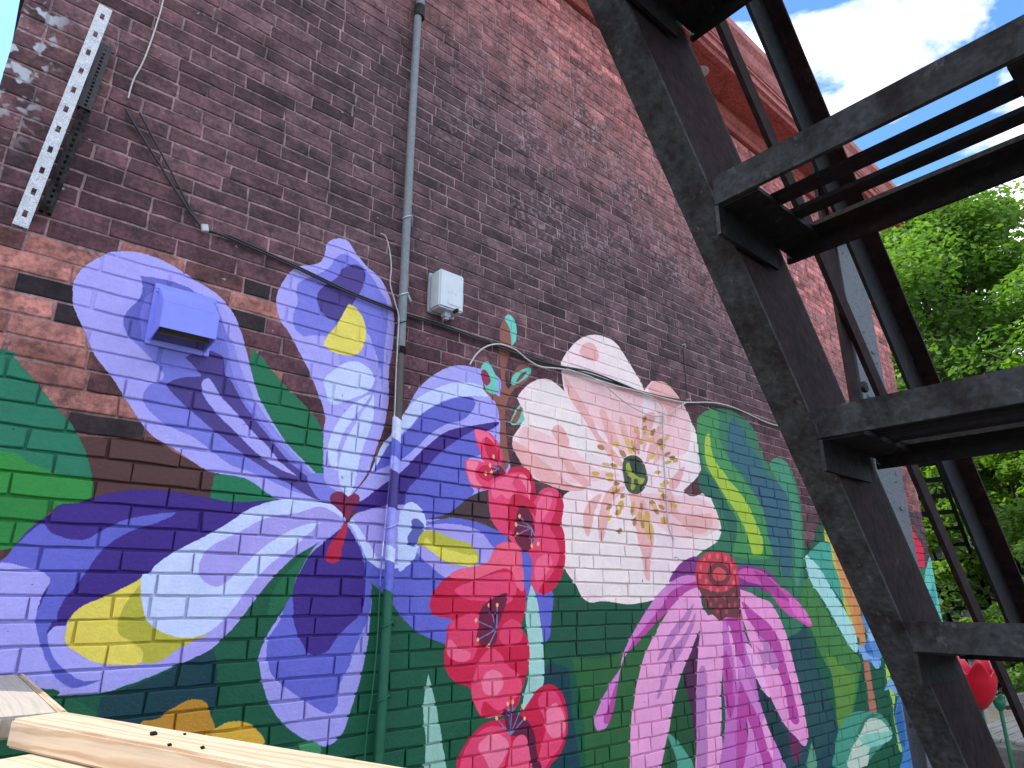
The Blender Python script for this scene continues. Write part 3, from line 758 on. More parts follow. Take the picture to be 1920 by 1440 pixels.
def wood(name, c1, c2, c3, ring=9.0, dirt=0.0):
    """grain runs along the local x axis"""
    t = NT(name)
    O = objco(t)
    m = t.node('ShaderNodeMapping', {'Vector': O, 'Scale': (0.9, 9.0, 9.0)})
    warp = t.node('ShaderNodeTexNoise', {'Scale': 0.9, 'Detail': 1.0})
    t.l.new(m.outputs[0], warp.inputs['Vector'])
    add = t.node('ShaderNodeVectorMath', {0: m.outputs[0], 1: warp.outputs['Color']}, operation='ADD')
    wv = t.node('ShaderNodeTexWave', {'Scale': ring * 0.22, 'Distortion': 5.0, 'Detail': 3.0, 'Detail Scale': 1.4}, wave_type='RINGS', rings_direction='X')
    t.l.new(add.outputs[0], wv.inputs['Vector'])
    m2 = t.node('ShaderNodeMapping', {'Vector': O, 'Scale': (6.0, 160.0, 160.0)})
    fib = t.noise(m2.outputs[0], 1.0, 4, 0.6)
    c = t.ramp(wv.outputs['Fac'], [(0.0, c1), (0.72, c1), (0.95, c2)])
    c = t.mix(1.0, c, t.ramp(fib, [(0.3, (0.86, 0.85, 0.83)), (0.7, (1.08, 1.07, 1.06))]), 'MULTIPLY')
    blot = t.noise(O, 7, 5, 0.6)
    c = t.mix(t.math('MULTIPLY', t.step(blot, 0.5, 0.75), 0.35 + dirt), c, c3)
    spk = t.step(t.noise(O, 55, 3, 0.6), 0.72, 0.77)
    c = t.mix(t.math('MULTIPLY', spk, 0.5), c, (0.06, 0.05, 0.045, 1))
    return t.out(c, 0.75, t.bump(t.math('ADD', fib, t.math('MULTIPLY', wv.outputs['Fac'], 0.4)), 0.3, 0.002), spec=0.3)


M = {}
M['brick'] = wall_material('painted_brick')
M['mortar'] = wall_material('painted_mortar', True)
M['steel'] = metal_paint('old_black_steel', (0.0095, 0.0095, 0.0105, 1), (0.016, 0.009, 0.0085, 1), 0.7, 14, spec=0.12, bump=0.6, wear=0.15)  # stair black darkened further, taking underside shade into the colour
M['steel_grey'] = metal_paint('grey_and_lit_steel', (0.036, 0.0365, 0.036, 1), (0.015, 0.0095, 0.0085, 1), 0.7, 16, (0.42, 0.62), bump=0.7, spec=0.15, wear=0.35)  # light on flange and tread faces put into a paler steel; also grey fittings
M['steel_brown'] = metal_paint('brown_shaded_steel', (0.020, 0.0095, 0.0095, 1), (0.011, 0.0075, 0.0075, 1), 0.75, 9, spec=0.08, bump=0.5, wear=0.12)  # brown steel darkened in colour for the light blocked at the stringer web
M['column'] = metal_paint('weathered_grey_steel', (0.10, 0.112, 0.125, 1), (0.05, 0.036, 0.032, 1), 0.6, 30, (0.6, 0.68))
M['galv'] = metal_paint('galvanised_steel', (0.56, 0.58, 0.60, 1), (0.44, 0.46, 0.48, 1), 0.40, 40, (0.4, 0.7), 0.3, 0.08)
M['black_steel'] = metal_paint('black_strut', (0.02, 0.02, 0.024, 1), (0.03, 0.03, 0.032, 1), 0.5, 30)
M['cornice'] = metal_paint('red_cornice_paint', (0.42, 0.10, 0.08, 1), (0.26, 0.06, 0.05, 1), 0.6, 6, (0.5, 0.7))
M['soot_mark'] = plain('soot_mark', (0.05, 0.02, 0.02, 1), 0.9)
M['vent_paint'] = plain('periwinkle_paint', rgb('878EEC'), 0.45, 20, 0.05)
M['olive'] = plain('olive_metal', (0.16, 0.15, 0.09, 1), 0.6)
M['plastic'] = plain('grey_white_plastic', (0.62, 0.65, 0.66, 1), 0.42, 12, 0.06, 0.04)
M['plastic_edge'] = plain('grey_plastic', (0.42, 0.45, 0.47, 1), 0.45, 12, 0.06, 0.04)
M['rubber'] = plain('black_cable_jacket', (0.018, 0.018, 0.02, 1), 0.45, 60, 0.2)
M['white_cable'] = plain('white_cable_jacket', (0.55, 0.52, 0.47, 1), 0.5, 60, 0.12)
M['clip'] = plain('zinc_clip', (0.5, 0.5, 0.5, 1), 0.4, 60)
M['dark'] = plain('dark_void', (0.008, 0.008, 0.008, 1), 0.9)
M['pine'] = wood('fresh_pine', (0.57, 0.43, 0.295, 1), (0.47, 0.31, 0.19, 1), (0.58, 0.49, 0.38, 1))
M['grey_wood'] = wood('weathered_board', (0.42, 0.37, 0.31, 1), (0.38, 0.33, 0.28, 1), (0.33, 0.31, 0.30, 1), 8, 0.2)
M['deck_wood'] = wood('silvered_deck_board', (0.36, 0.34, 0.31, 1), (0.25, 0.23, 0.21, 1), (0.27, 0.27, 0.26, 1), 8, 0.2)
M['tulip'] = plain('red_enamel', (0.52, 0.006, 0.02, 1), 0.28, 9, 0.15, 0.05)
M['tulip_in'] = plain('pink_red_enamel', (0.72, 0.05, 0.09, 1), 0.35, 9, 0.1, 0.05)
M['stem'] = plain('green_enamel', (0.01, 0.13, 0.06, 1), 0.35)
M['purple_stem'] = plain('violet_enamel', (0.05, 0.02, 0.09, 1), 0.35)
M['bark'] = plain('bark', (0.075, 0.058, 0.045, 1), 0.9, 14, 0.4, 0.8)
M['roof_dark'] = plain('dark_shingle', (0.045, 0.042, 0.042, 1), 0.9, 25, 0.3, 0.4)
M['siding'] = plain('grey_siding', (0.20, 0.20, 0.20, 1), 0.8, 10, 0.15)
M['trim'] = plain('pale_trim', (0.5, 0.5, 0.48, 1), 0.6, 10, 0.1)
gt = NT('window_glass')
M['glass'] = gt.out((0.03, 0.035, 0.04, 1), gt.math('ADD', gt.math('MULTIPLY', gt.noise(objco(gt), 3, 2), 0.08), 0.02), spec=0.9)


def pipe_material():
    t = NT('pipe_paint')
    P = pos(t)
    nz_ = t.noise(P, 22, 4, 0.6)
    sp = t.node('ShaderNodeSeparateXYZ', {'Vector': P})
    z = t.math('ADD', sp.outputs['Z'], t.math('MULTIPLY', t.math('SUBTRACT', nz_, 0.5), 0.02))
    z = t.math('ADD', z, t.math('MULTIPLY', t.math('SUBTRACT', sp.outputs['X'], 1.46), 0.5))
    f = t.math('DIVIDE', z, 5.0)
    n = t.node('ShaderNodeValToRGB')
    n.color_ramp.interpolation = 'CONSTANT'
    stops = PIPE_BANDS
    e = n.color_ramp.elements
    while len(e) < len(stops):
        e.new(0.9)
    for el, (p, c) in zip(e, stops):
        el.position = p / 5.0
        el.color = c
    t.l.new(f, n.inputs['Fac'])
    c = t.mix(1.0, n.outputs['Color'], t.ramp(t.noise(P, 40, 5, 0.65), [(0.3, (0.78, 0.78, 0.78)), (0.7, (1.15, 1.15, 1.15))]), 'MULTIPLY')
    return t.out(c, 0.5, t.bump(nz_, 0.15, 0.003))
PIPE_BANDS = [(0.0, rgb('0E5A3C')), (1.617, rgb('6468C6')), (1.729, rgb('C9D6F4')), (1.782, rgb('9C98E4')), (1.946, rgb('43307E')),
              (2.097, rgb('A9A7F0')), (2.155, rgb('6468C6')), (2.244, rgb('D2D6EA')), (2.34, (0.075, 0.055, 0.045, 1)), (2.672, (0.19, 0.20, 0.205, 1))]
M['pipe'] = pipe_material()
PIPE_BANDS = PIPE_BANDS[:8] + [(2.34, (0.5, 0.46, 0.42, 1))]
M['wire_paint'] = pipe_material()
RIGHT = Vector((math.sin(math.radians(49)), -math.cos(math.radians(49)), 0))


def project(p):
    """photo-space position of a world point, used only to choose which bricks become parts"""
    q = cam_inv @ Vector(p)
    if q.z > -0.01:
        return None
    k = 1230 / 1920
    return (0.5 + k * q.x / -q.z, 0.5 + k * 1920 / 1440 * q.y / -q.z, -q.z)


bpy.context.view_layer.update()
cam_inv = cam.matrix_world.inverted()

# ------------------------------------------------------------------ ground
g = NT('trodden_soil')
Pg = pos(g)
ga = g.noise(Pg, 3, 6, 0.65)
gb = g.noise(Pg, 45, 5, 0.65)
gc = g.ramp(ga, [(0.3, (0.10, 0.085, 0.07)), (0.7, (0.19, 0.17, 0.15))])
gc = g.mix(1.0, gc, g.ramp(gb, [(0.3, (0.6, 0.6, 0.6)), (0.75, (1.4, 1.4, 1.4))]), 'MULTIPLY')
M['ground'] = g.out(gc, 0.95, g.bump(gb, 0.7, 0.02))
gm = MB()
N = 36
gv = []
for j in range(N + 1):
    for i in range(N + 1):
        sx_, sy_ = (i / N * 2 - 1), (j / N * 2 - 1)
        X, Y = 600 * math.copysign(abs(sx_) ** 3, sx_) + 4, 600 * math.copysign(abs(sy_) ** 3, sy_)
        gv.append((X, Y, 0.02 * noise.noise(Vector((X * .7, Y * .7, 0))) - 0.02))
gm.add(gv, [(j * (N + 1) + i, j * (N + 1) + i + 1, (j + 1) * (N + 1) + i + 1, (j + 1) * (N + 1) + i) for j in range(N) for i in range(N)])
tag(gm.build('ground', M['ground']), kind='structure')

# ------------------------------------------------------------------ brick building
X0, X1, ZTOP = -0.13, 7.97, 5.70
PITCH, ZB0, BL = 0.0715, 1.536, 0.2215
building = empty('brick_building', (3.9, 0.0, 0), 'red and soot-dark brick building with a painted flower mural on its side wall', 'building')


def smooth(a, b, x):
    t = min(1, max(0, (x - a) / (b - a)))
    return t * t * (3 - 2 * t)


def blend(a, b, t):
    return tuple(p + (q - p) * t for p, q in zip(a, b))


DARK, MAROON, RED = rgb('5C494E')[:3], rgb('63434A')[:3], rgb('C67C76')[:3]
MIDC = rgb('8C6260')[:3]


def wall_tone(x, z, rnd=None):
    zr = z - 1.6
    n = noise.noise(Vector((x * .9, z * .9, 3.1)))
    red = (zr - 2.15) / 1.9 + (x - 3) * .14 + .25 * n
    if x < 1.2:
        red = max(red, .14 * smooth(1.2, .3, x) * smooth(1.2, 1.6, zr))
    red = min(1, max(0, red))
    c = blend(DARK, MIDC, min(1, red * 2)) if red < .5 else blend(MIDC, RED, (red - .5) * 2)
    low = smooth(1.7, 1.0, zr)
    c = blend(c, MAROON, low * (1 - .6 * smooth(4, 7, x)))
    if x > 4.8 and zr > .9:
        c = blend(c, RED, .35 * smooth(4.8, 6.5, x))
    top = 1.14 + .16 * x
    cl = smooth(1.25, .55, x) * (1 if .3 < zr < top else 0)
    return c, cl


def brick_colour(x, z):
    c, cl = wall_tone(x, z)
    r = RND.random()
    if cl > 0 and RND.random() < cl:
        c = rgb('AA766C')[:3] if r < .56 else (rgb('352C30')[:3] if r < .80 else rgb('6E4C4A')[:3])
        k = RND.uniform(.7, 1.25)
    else:
        k = RND.uniform(.68, 1.28)
        if r < .06: k *= .65
        if r > .93: k *= 1.35
    return tuple(v * k for v in c) + (1.0,)


def mortar_colour(x, z):
    c, cl = wall_tone(x, z)
    m = blend(rgb('A68E8C')[:3], rgb('A8726C')[:3], smooth(3.2, 4.2, z - 1.6))
    return blend(m, rgb('B49490')[:3], cl) + (1.0,)


# mortar body
mw = MB()
nx, nzc = 66, 46
mv, mc = [], []
for j in range(nzc + 1):
    for i in range(nx + 1):
        x, z = X0 + (X1 - X0) * i / nx, ZTOP * j / nzc - 0.03
        mv.append((x, 0.0004 + .0046 * (1 - smooth(2.0, 2.5, z)), z))
        mc.append(mortar_colour(x, z))
mw.add(mv, [(j * (nx + 1) + i, j * (nx + 1) + i + 1, (j + 1) * (nx + 1) + i + 1, (j + 1) * (nx + 1) + i) for j in range(nzc) for i in range(nx)])
wall = mw.build('brick_wall', M['mortar'], building)
ca = wall.data.color_attributes.new('bcol', 'FLOAT_COLOR', 'POINT')
ca.data.foreach_set('color', np.array(mc, np.float32).ravel())


def brick_mesh(x0, x1, z0, z1):
    """one brick: wavy-edged face, rounded arris, sides into the joint; 38 triangles"""
    pr = RND.gauss(0.0036 + .005 * (1 - smooth(2.2, 2.8, z0)), .0015)
    pr = max(pr, .0030)
    kt = .45 if z0 > 2.5 else 1.0
    tx, tz = max(-.004, min(.004, RND.gauss(0, .0022))) * kt, max(-.003, min(.003, RND.gauss(0, .0016))) * kt
    L, Hh = x1 - x0, z1 - z0
    base = [(0, 0), (.34, 0), (.67, 0), (1, 0), (1, 1), (.66, 1), (.33, 1), (0, 1)]
    ring = []
    for a, b in base:
        jx = RND.gauss(0, .0016)
        jz = RND.gauss(0, .0013)
        ring.append((x0 + a * L + jx, z0 + b * Hh + jz, a - .5, b - .5))
    bev = RND.uniform(.0022, .0042)
    fr, md, bk = [], [], []
    for x, z, a, b in ring:
        d = max(.0016, pr + a * tx + b * tz)
        sx_ = -math.copysign(bev, a) if abs(a) > .4 else 0
        sz_ = -math.copysign(bev, b)
        fr.append((x + sx_, -d, z + sz_))
        md.append((x, -d + bev * .8, z))
        bk.append((x, .011, z))
    n = 8
    vs = fr + md + bk
    fs = [tuple(range(n))]
    for k in range(n):
        k2 = (k + 1) % n
        fs.append((k2, k, n + k, n + k2))
        fs.append((n + k2, n + k, 2 * n + k, 2 * n + k2))
    return vs, fs


bricks = []
courses = []
zc = ZB0 - 21 * PITCH
k = -21
while zc < ZTOP - .05:
    ph = PITCH if zc < 2.9 else .0662                    # the upper courses are thinner bricks
    courses.append((k, zc, ph))
    zc += ph
    k += 1
for k, zb, ph in courses:
    header = .07 if zb < 2.9 else .34
    x = (0.27 if k % 2 == 0 else 0.16) - BL * 3 + RND.gauss(0, .006)
    if (k % 7) == 3:
        x += RND.uniform(0, .06)
    while x < X1:
        L = BL + RND.gauss(0, .003)
        if RND.random() < header:
            L = BL / 2
        a, b = x + .0038, x + L - .0038
        x += L
        a, b = max(a, X0), min(b, X1)
        if b - a < .03:
            continue
        jt = RND.uniform(.0034, .0048)
        bricks.append((a, b, zb + jt, zb + ph - jt))
scored = []
for i, (a, b, c, d) in enumerate(bricks):
    q = project(((a + b) / 2, 0, (c + d) / 2))
    s = 0
    if q and -.01 < q[0] < 1.0 and .03 < q[1] < 1.02:
        q1, q2 = project((a, 0, c)), project((b, 0, c))
        s = abs(q2[0] - q1[0]) / q[2]
    scored.append((s, i))
scored.sort(reverse=True)
top300 = {i for s, i in scored[:300]}
rest = MB()
restc = []
for i, (a, b, c, d) in enumerate(bricks):
    vs, fs = brick_mesh(a, b, c, d)
    col = brick_colour((a + b) / 2, (c + d) / 2)
    if i in top300:
        m = MB().add(vs, fs)
        o = m.build('brick', M['brick'], wall, origin=((a + b) / 2, 0, (c + d) / 2))
        at = o.data.color_attributes.new('bcol', 'FLOAT_COLOR', 'POINT')
        at.data.foreach_set('color', np.array([col] * len(vs), np.float32).ravel())
    else:
        rest.add(vs, fs)
        restc += [col] * len(vs)
ro = rest.build('remaining_bricks', M['brick'], wall)
ro['kind'] = 'stuff'
at = ro.data.color_attributes.new('bcol', 'FLOAT_COLOR', 'POINT')
at.data.foreach_set('color', np.array(restc, np.float32).ravel())

# rest of the building: other walls, roof, cornice
sh = MB()
sh.box(X0 + .004, X1 - .004, .02, 6.0, -.02, ZTOP + .3)
sh.build('end_walls', plain('dark_red_masonry', (0.13, 0.06, 0.055, 1), .9, 20, .3, .4), building)
rf = MB().box(X0 - .2, X1 + .25, -.30, 6.2, 6.22, 6.30)
rf.build('roof', M['roof_dark'], building)
XC0, XC1 = -.13, 8.02


def profile(name, pts, parent, x0=XC0, x1=XC1, mat='cornice'):
    """moulding of constant section running along the wall: pts are (y, z)"""
    n = len(pts)
    m = MB()
    vs = [(x0, y, z) for y, z in pts] + [(x1, y, z) for y, z in pts]
    fs = [(i, (i + 1) % n, n + (i + 1) % n, n + i) for i in range(n)] + [tuple(range(n))[::-1], tuple(range(n, 2 * n))]
    m.add(vs, fs)
    return m.build(name, M[mat], parent)


frieze = profile('cornice', [(.01, 5.69), (-.035, 5.69), (-.045, 5.70), (-.045, 5.74), (-.06, 5.75), (-.06, 5.80), (-.075, 5.82), (-.075, 5.86), (.01, 5.86)], building)
profile('soffit', [(.01, 5.862), (-.34, 5.862), (-.34, 5.90), (.01, 5.90)], frieze)
profile('moulding', [(-.30, 5.858), (-.30, 5.845), (-.345, 5.845), (-.36, 5.865), (-.36, 5.90), (-.342, 5.90), (-.342, 5.858)], frieze, x1=8.05)
profile('moulding', [(-.362, 5.87), (-.385, 5.88), (-.39, 5.93), (-.405, 5.94), (-.405, 5.96), (-.362, 5.96)], frieze, x1=8.08)
profile('moulding', [(-.343, 5.905), (-.362, 5.962), (-.41, 5.965), (-.43, 6.00), (-.445, 6.07), (-.48, 6.12), (-.48, 6.19), (-.30, 6.19), (-.30, 5.905)], frieze, x1=8.12)
for xs in (2.0, 4.15, 6.3):
    v = MB()
    ringp = []
    for r, zz in ((.062, 5.861), (.062, 5.852), (.046, 5.850), (.044, 5.857), (.030, 5.857), (.028, 5.851), (.012, 5.851)):
        ringp.append([(xs + r * math.cos(t * math.pi / 10), -.17 + r * math.sin(t * math.pi / 10), zz) for t in range(20)])
    for a, b in zip(ringp, ringp[1:]):
        v.add(a + b, [(k, (k + 1) % 20, 20 + (k + 1) % 20, 20 + k) for k in range(20)], False)
    v.add(ringp[-1], [tuple(range(20))])
    v.build('soffit_vent', M['plastic'], frieze)

# ------------------------------------------------------------------ conduit pipe up the wall
pipe = empty('wall_pipe', (1.45, -.05, 0), 'grey metal pipe running up the wall, painted purple, white and green lower down', 'pipe')
pm = MB()
pp = [(1.447 + .008 * math.sin(z * 1.1), -.05, z) for z in np.linspace(.0, 4.66, 24)]
pm.tube(pp, .0205, 16)
pm.build('pipe_run', M['pipe'], pipe)
up = MB().tube([(1.449 + .002 * k, -.05, 4.66 + k * .3) for k in range(5)], .024, 16)
up.build('pipe_run', M['pipe'], pipe)
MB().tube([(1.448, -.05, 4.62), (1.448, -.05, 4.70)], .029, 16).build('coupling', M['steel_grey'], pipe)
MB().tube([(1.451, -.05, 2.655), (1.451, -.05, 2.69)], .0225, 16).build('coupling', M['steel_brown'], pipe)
for z, ear in ((3.363, 0), (2.952, 1), (2.809, 2), (1.888, 0), (1.503, 1), (1.235, 1)):
    m = MB()
    xp = 1.447 + .008 * math.sin(z * 1.1)
    tilt = .012
    pts = [(xp + .0225 * math.cos(t), -.05 + .0225 * math.sin(t), z + tilt * math.cos(t)) for t in np.linspace(0, 2 * math.pi, 17)]
    m.tube(pts, .004 if ear != 2 else .003, 6)
    if ear == 1:
        m.bar((xp + .026, -.045, z + .01), (xp + .058, -.02, z - .005), (0, 1, 0), .01, .014)
    m.build('pipe_clamp', M['galv'] if z > 2.85 else (M['rubber'] if ear == 2 else M['pipe']), pipe)

# ------------------------------------------------------------------ cables
def cable(name, pts, off, r, mat, label, cat='cable', group=None, n=5, wiggle=.002):
    P = smooth_path([(x, -off, z) for x, z in pts], n)
    P = [p + Vector((0, wiggle * noise.noise(p * 9), wiggle * noise.noise(p * 11 + Vector((5, 0, 0))))) for p in P]
    o = MB().tube(P, r, 7).build(name, M[mat], None, origin=P[0])
    return tag(o, label, cat, group)


run = [(0.554, 2.965), (0.66, 2.959), (0.812, 2.941), (0.951, 2.924), (1.177, 2.889), (1.409, 2.871), (1.505, 2.867), (1.602, 2.869), (1.76, 2.866), (1.982, 2.858), (2.243, 2.849), (2.508, 2.843), (2.776, 2.851), (3.225, 2.844), (3.749, 2.878), (4.083, 2.923), (4.445, 2.942), (4.831, 2.908), (5.164, 2.933), (5.9, 2.93), (6.9, 2.93), (7.9, 2.95)]
cable('black_cable', [(0.229, 3.34), (0.29, 3.264), (0.375, 3.164), (0.468, 3.052), (0.55, 2.969)] + run, .022, .005, 'rubber', 'long black cable sagging across the mural wall, lower of the pair at the bracket')
cable('black_cable', [(0.276, 3.35), (0.331, 3.274), (0.414, 3.158), (0.492, 3.045), (0.565, 2.963)] + [(x, z + .011) for x, z in run[1:16]], .020, .0042, 'rubber', 'thinner black cable beside the long one, starting right of it at the bracket')
cable('black_cable', [(x, z + .006 + .016 * math.sin(x * 5)) for x, z in run[9:14]], .03, .0062, 'rubber', 'short thick black cable bundle drooping at the top of the white flower')
cable('white_cable', [(1.857, 2.706), (1.899, 2.773), (1.964, 2.83), (2.057, 2.866), (2.157, 2.861), (2.253, 2.824), (2.352, 2.81), (2.519, 2.833), (2.718, 2.836), (2.955, 2.834), (3.212, 2.842), (3.491, 2.852), (3.702, 2.867), (4.0, 2.925), (4.319, 2.949), (4.8, 2.915), (5.2, 2.935)], .034, .0044, 'white_cable', 'white cable arching out of the iris petal and running beside the black cables')
cable('white_cable', [(2.541, 2.838), (2.718, 2.839), (2.857, 2.813), (2.999, 2.754), (3.148, 2.715), (3.306, 2.702), (3.466, 2.738), (3.618, 2.824), (3.722, 2.875)], .04, .004, 'white_cable', 'slack loop of white cable hanging over the white flower')
cable('white_cable', [(3.211, 2.846), (3.346, 2.823), (3.427, 2.796), (3.430, 2.751), (3.371, 2.717), (3.30, 2.705)], .032, .0034, 'white_cable', 'small curl of pale cable inside the slack loop on the white flower')
cable('thin_wire', [(1.299, 3.214), (1.328, 3.205), (1.353, 3.139), (1.366, 3.06), (1.366, 2.978), (1.393, 2.906), (1.417, 2.846), (1.422, 2.808), (1.423, 2.704), (1.424, 2.551), (1.428, 2.404), (1.428, 2.19), (1.416, 1.941), (1.406, 1.686), (1.409, 1.446), (1.40, 1.256), (1.388, 1.112), (1.38, .8)], .064, .0028, 'wire_paint', 'thin white wire leaving a hole in the brick and following the grey pipe down', 'wire')
cable('thin_wire', [(3.46, 2.769), (3.438, 2.482), (3.434, 2.177), (3.436, 2.013), (3.477, 1.945)], .014, .004, 'white_cable', 'thin pale wire dropping straight down through the white flower', 'wire')
cable('thin_wire', [(3.762, 3.296), (3.759, 3.135), (3.761, 2.921)], .012, .0035, 'rubber', 'short black wire hanging on the dark brick above the cables', 'wire')
cable('thin_wire', [(0.275, 4.3), (0.275, 3.915), (0.271, 3.8), (0.262, 3.672), (0.251, 3.573), (0.235, 3.487), (0.231, 3.397)], .012, .003, 'white_cable', 'thin pale wire hanging down beside the steel strut', 'wire')
cl = MB().obox((.563, -.03, 2.962), (.012, 0, .004), (0, .008, 0), (-.004, 0, .014))
tag(cl.build('cable_clip', M['clip'], None, origin=(.563, -.03, 2.962), bevel=.002), 'small shiny clip where the two black cables bend', 'clip')
for (x, z, lab) in ((3.479, 1.84, 'small metal hook in the lower white petal'), (3.762, 3.31, 'small hook holding the short black wire'), (3.765, 2.905, 'small hook at the foot of the short black wire')):
    h = MB().tube([(x, .0, z), (x, -.03, z), (x, -.036, z - .012), (x + .004, -.028, z - .02)], .0045, 6)
    tag(h.build('wall_hook', M['clip'], None, origin=(x, 0, z)), lab, 'hook')

# ------------------------------------------------------------------ grey utility box
ub = empty('utility_box', (1.69, 0, 2.92), 'white-grey plastic utility box on the dark brick right of the pipe', 'box')
m = MB().box(1.612, 1.758, -.105, -.022, 2.93, 3.13)
m.build('housing', M['plastic'], ub, bevel=.008)
m = MB().box(1.606, 1.762, -.0215, -.006, 2.925, 3.136)
m.build('back_plate', M['plastic_edge'], ub, bevel=.003)
m = MB().box(1.662, 1.738, -.1075, -.1045, 2.953, 2.985)
m.build('embossed_panel', M['plastic'], ub, bevel=.001)
m = MB()
for kx, kz in ((1.668, 3.02), (1.69, 3.02), (1.712, 3.018), (1.69, 3.034)):
    m.tube([(kx, -.1035, kz), (kx, -.1063, kz)], .0065, 10)
m.build('embossed_mark', M['plastic'], ub)
m = MB().tube([(1.712, -.09, 2.928), (1.712, -.113, 2.928), (1.712, -.113, 2.936)], .009, 10)
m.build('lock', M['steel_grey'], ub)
m = MB().box(1.668, 1.702, -.075, -.045, 2.902, 2.93)
m.box(1.674, 1.696, -.07, -.05, 2.89, 2.902)
m.build('cable_gland', M['plastic_edge'], ub)

# ------------------------------------------------------------------ vent hood painted with the mural
vh = empty('vent_hood', (.54, 0, 2.44), 'boxy exhaust vent hood painted periwinkle blue on the upper left iris petal', 'vent')
fx0, fx1, fz0, fz1 = .434, .650, 2.455, 2.690
m = MB()
m.box(fx0, fx1, -.022, -.010, fz1 - .022, fz1)
m.box(fx0, fx0 + .02, -.022, -.010, fz0, fz1 - .022)
m.box(fx1 - .02, fx1, -.022, -.010, fz0, fz1 - .022)
m.box(fx0 + .02, fx1 - .02, -.020, -.010, fz0, fz0 + .02)
m.build('flange', M['vent_paint'], vh, bevel=.002)
a0, a1 = .449, .634
prof = [(-.0225, 2.672), (-.135, 2.580), (-.135, 2.485), (-.0225, 2.470)]
t_ = .003
m = MB()
m.add([(a0, *prof[0]), (a1, *prof[0]), (a1, *prof[1]), (a0, *prof[1])], [(0, 3, 2, 1)])
m.add([(a0, *prof[1]), (a1, *prof[1]), (a1, *prof[2]), (a0, *prof[2])], [(0, 3, 2, 1)])
for x, s in ((a0, 1), (a1, -1)):
    m.add([(x, *q) for q in prof], [(0, 1, 2, 3)[::s]])
hd = m.build('hood', M['vent_paint'], vh)
sol = hd.modifiers.new('thickness', 'SOLIDIFY')
sol.thickness = .004
sol.offset = 0
m = MB()
m.add([(a0 + .006, -.055, 2.640), (a1 - .006, -.055, 2.640), (a1 - .006, -.075, 2.483), (a0 + .006, -.075, 2.483)], [(0, 1, 2, 3)])
m.build('damper_flap', M['olive'], vh).modifiers.new('thickness', 'SOLIDIFY').thickness = .003
for x in (fx0 + .01, fx1 - .01):
    for z in (fz0 + .02, fz1 - .03):
        MB().tube([(x, -.021, z), (x, -.0265, z)], .005, 8).build('screw', M['vent_paint'], vh)

# ------------------------------------------------------------------ slotted strut channels top left
def strut(name, top, bot, depth, width, mat, label, pitch, slot, slotw, lip):
    top, bot = Vector(top), Vector(bot)
    root = empty(name, bot, label, 'bracket')
    d = (top - bot).normalized()
    nrm = Vector((0, -1, 0))
    nrm = (nrm - d * nrm.dot(d)).normalized()
    w = d.cross(nrm).normalized()
    Lg = (top - bot).length
    m = MB()
    side = (width - slotw) / 2
    for s in (-1, 1):
        c = (top + bot) / 2 + w * (s * (slotw / 2 + side / 2))
        m.obox(c, d * Lg / 2, w * side / 2, nrm * .00125)
    n = int(Lg / pitch) - 1
    e0 = (Lg - n * pitch) / 2
    prev = 0.0
    for k in range(n + 1):
        a = e0 + k * pitch
        lo, hi = (a - slot / 2, a + slot / 2)
        if lo > prev + .001:
            m.obox(bot + d * ((prev + lo) / 2), d * ((lo - prev) / 2), w * slotw / 2, nrm * .00125)
        prev = hi
    if prev < Lg:
        m.obox(bot + d * ((prev + Lg) / 2), d * ((Lg - prev) / 2), w * slotw / 2, nrm * .00125)
    m.build('slotted_face', M[mat], root)
    m = MB()
    for s in (-1, 1):
        m.obox((top + bot) / 2 + w * (s * (width / 2 - .00125)) - nrm * (depth / 2 + .0013), d * Lg / 2, w * .00125, nrm * depth / 2)
    m.build('side_web', M[mat], root)
    m = MB()
    for s in (-1, 1):
        m.obox((top + bot) / 2 + w * (s * (width / 2 - .006)) - nrm * (depth + .0013), d * Lg / 2, w * .006, nrm * .00125)
    m.build('inner_lip', M[mat], root)
    return root


st1 = strut('strut_channel', (.094, -.135, 3.640), (.018, -.092, 2.722), .030, .042, 'galv', 'shiny galvanised slotted channel mounted upright near the left corner', .083, .024, .013, True)
for z, x in ((3.40, .075), (2.80, .027)):
    MB().bar((x + .012, -.002, z), (x + .012, -.062, z), (1, 0, 0), .014, .014).build('standoff', M['steel'], st1)
strut('strut_channel', (.128, -.030, 3.57), (.108, -.030, 3.27), .02, .040, 'black_steel', 'short black slotted channel flat on the brick behind the shiny one', .017, .010, .009, False)
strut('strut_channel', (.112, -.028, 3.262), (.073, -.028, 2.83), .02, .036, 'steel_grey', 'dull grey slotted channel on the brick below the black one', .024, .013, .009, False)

# ------------------------------------------------------------------ fire escape stair
CY = EYE.y
CZ = EYE.z
YS = CY + .36                        # inner face of the wall-side stringer
YO = CY - .28                        # inner face of the outer stringer
RUN, RISE = .1885, .2588
T0X, T0Z = .634, CZ + .489
fe = empty('fire_escape_stair', (2.0, CY, 0), 'black and rust-brown steel fire escape stair with slatted treads on the right', 'stair')
ang = math.atan2(RISE, RUN)
dn = Vector((math.cos(ang), 0, -math.sin(ang)))
pn = Vector((math.sin(ang), 0, math.cos(ang)))
base = Vector((.55, 0, CZ + .597))                       # on the lower edge of the web


def along(s, y, lift=0.0):
    p = base + dn * s + pn * lift
    return Vector((p.x, y, p.z))


